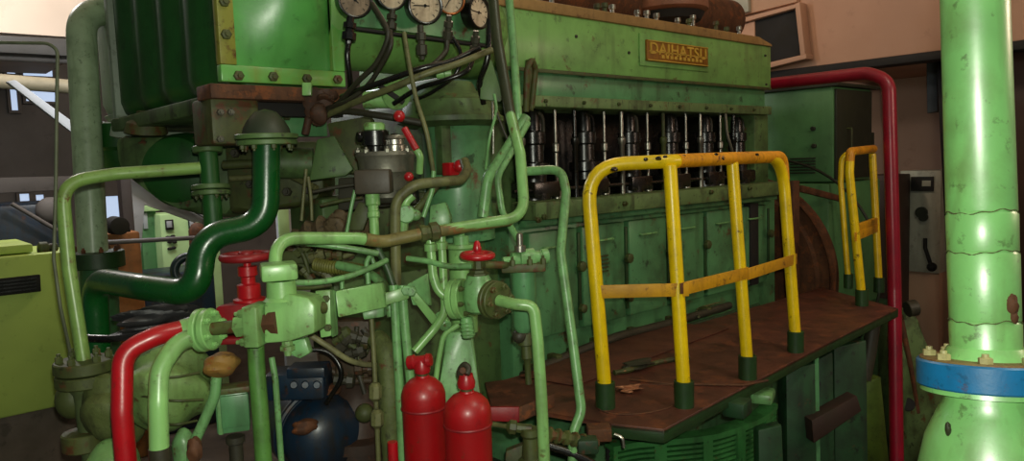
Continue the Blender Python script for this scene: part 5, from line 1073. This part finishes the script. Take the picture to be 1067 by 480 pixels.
b = nb(); lathe(b, p0+dax*.012, dax, [(0, 0.09), (.012, 0.0864), (.03, 0.0774)], 48); obj('weld_collar', b, LG2, sp_)
x, y, _ = basis(dax)
for k in range(8):
    a = 2*pi*(k+.35)/8; q = p0+dax*.016+(x*cos(a)+y*sin(a))*.1147
    b = nb(); hexbolt(b, q, dax, .015, .014); obj('bolt', b, paint('pale_bolt', (196, 188, 130), .4, .4, scale=20) if k == 0 else MATS['pale_bolt'], sp_)
b = nb(); lathe(b, p0-dax*.05, -dax, [(0, 0.09), (.01, 0.0945), (.03, 0.09), (.06, 0.1035), (.12, 0.1305), (.2, 0.1485), (.3, 0.153), (.45, 0.135)], 56); obj('bulb', b, LG2, sp_)
b = nb(); lathe(b, p0-dax*.049, -dax, [(0, 0.135), (.012, 0.1368), (.016, 0.108)], 56); obj('drip_ring', b, LG2, sp_)
for zj, rr in ((zj1, .0730), (zj2, .0730), (zj3, .0735)):
    b = nb(); x, y, d_ = basis(dax); ring = [p0+d_*(zj+.004*sin(3*a)+.002*sin(11*a))+(x*cos(a)+y*sin(a))*rr for a in [2*pi*k/80 for k in range(81)]]
    sweep(b, ring, [.0008+.0012*random.random() for _ in ring], 6); obj('wrap_seam', b, paint('seam_grime', (92, 104, 58), .6, .4, scale=30) if 'seam_grime' not in MATS else MATS['seam_grime'], sp_)
x, y, d_ = basis(dax)
def on_pipe(u, v, R):      # where the line of sight meets the pipe's surface
    rr = ray(u, v); o_ = CP-p0; a1 = rr-dax*rr.dot(dax); c1 = o_-dax*o_.dot(dax)
    A_, B_, C_ = a1.dot(a1), 2*a1.dot(c1), c1.dot(c1)-R*R; D_ = max(0, B_*B_-4*A_*C_)
    return CP+rr*((-B_-D_**.5)/(2*A_))
for (u, v, s_, m_, nm) in ((1054, 318, .017, RUST, 'rust_blister'), (1056, 330, .012, RUST, 'rust_blister')):
    b = nb(); q = on_pipe(u, v, .0717); lump(b, q, s_, (.8, .8, 1.5), .15, 16, 5); obj(nm, b, m_, sp_)
b = nb(); q = p0-dax*.135; rv_ = (CP-q); rv_ -= dax*rv_.dot(dax); rv_.normalize(); sd = dax.cross(rv_)
lump(b, q+(rv_*.80+sd*(.55 if (q+sd-CP).dot(CR) < (q-sd-CP).dot(CR) else -.55)).normalized()*.1338, .009, (.7, .7, 1.6), .15, 14, 5); obj('dark_scar', b, paint('dark_scar', (52, 56, 32), .5, .3), sp_)

# ================================================================== LIGHT
def lamp(kind, name, loc, energy, col, size=.1, rot=None):
    l = bpy.data.lights.new(name, kind); l.energy = energy; l.color = col
    if kind == 'AREA': l.size = size
    else: l.shadow_soft_size = size
    o = bpy.data.objects.new(name, l); COL.objects.link(o); o.location = V(loc)
    if rot: o.rotation_euler = rot
    return o
FL = lamp('POINT', 'phone_flash', CP + CR*.02 + CU*.05 - CF*.02, 100, (.97, 1, .84), .012)
lamp('POINT', 'bulkhead_lamp', (5.0, -1.6, 2.7), 80, (1, .74, .55), .25)
lamp('POINT', 'bulkhead_lamp', (4.2, 4.6, 4.6), 85, (1, .78, .58), .25)
lamp('POINT', 'bulkhead_lamp', (.6, 7.4, 4.4), 120, (1, .95, .92), .25)
lamp('POINT', 'bulkhead_lamp', (2.0, 6.7, 3.1), 60, (.92, .97, 1), .2)
lamp('POINT', 'overhead_fill', (2.6, -1.2, 5.2), 105, (.97, 1, .82), .4)  # unseen fill light, added overhead to lift the engine where the flash falls off
w = bpy.data.worlds.new('world'); bpy.context.scene.world = w; w.use_nodes = True
w.node_tree.nodes['Background'].inputs[0].default_value = (.8, .9, 1, 1); w.node_tree.nodes['Background'].inputs[1].default_value = .03
sc_ = bpy.context.scene
sc_.view_settings.view_transform = 'Standard'; sc_.view_settings.look = 'None'; sc_.view_settings.exposure = .5; sc_.view_settings.gamma = 1
sc_.view_settings.use_curve_mapping = False
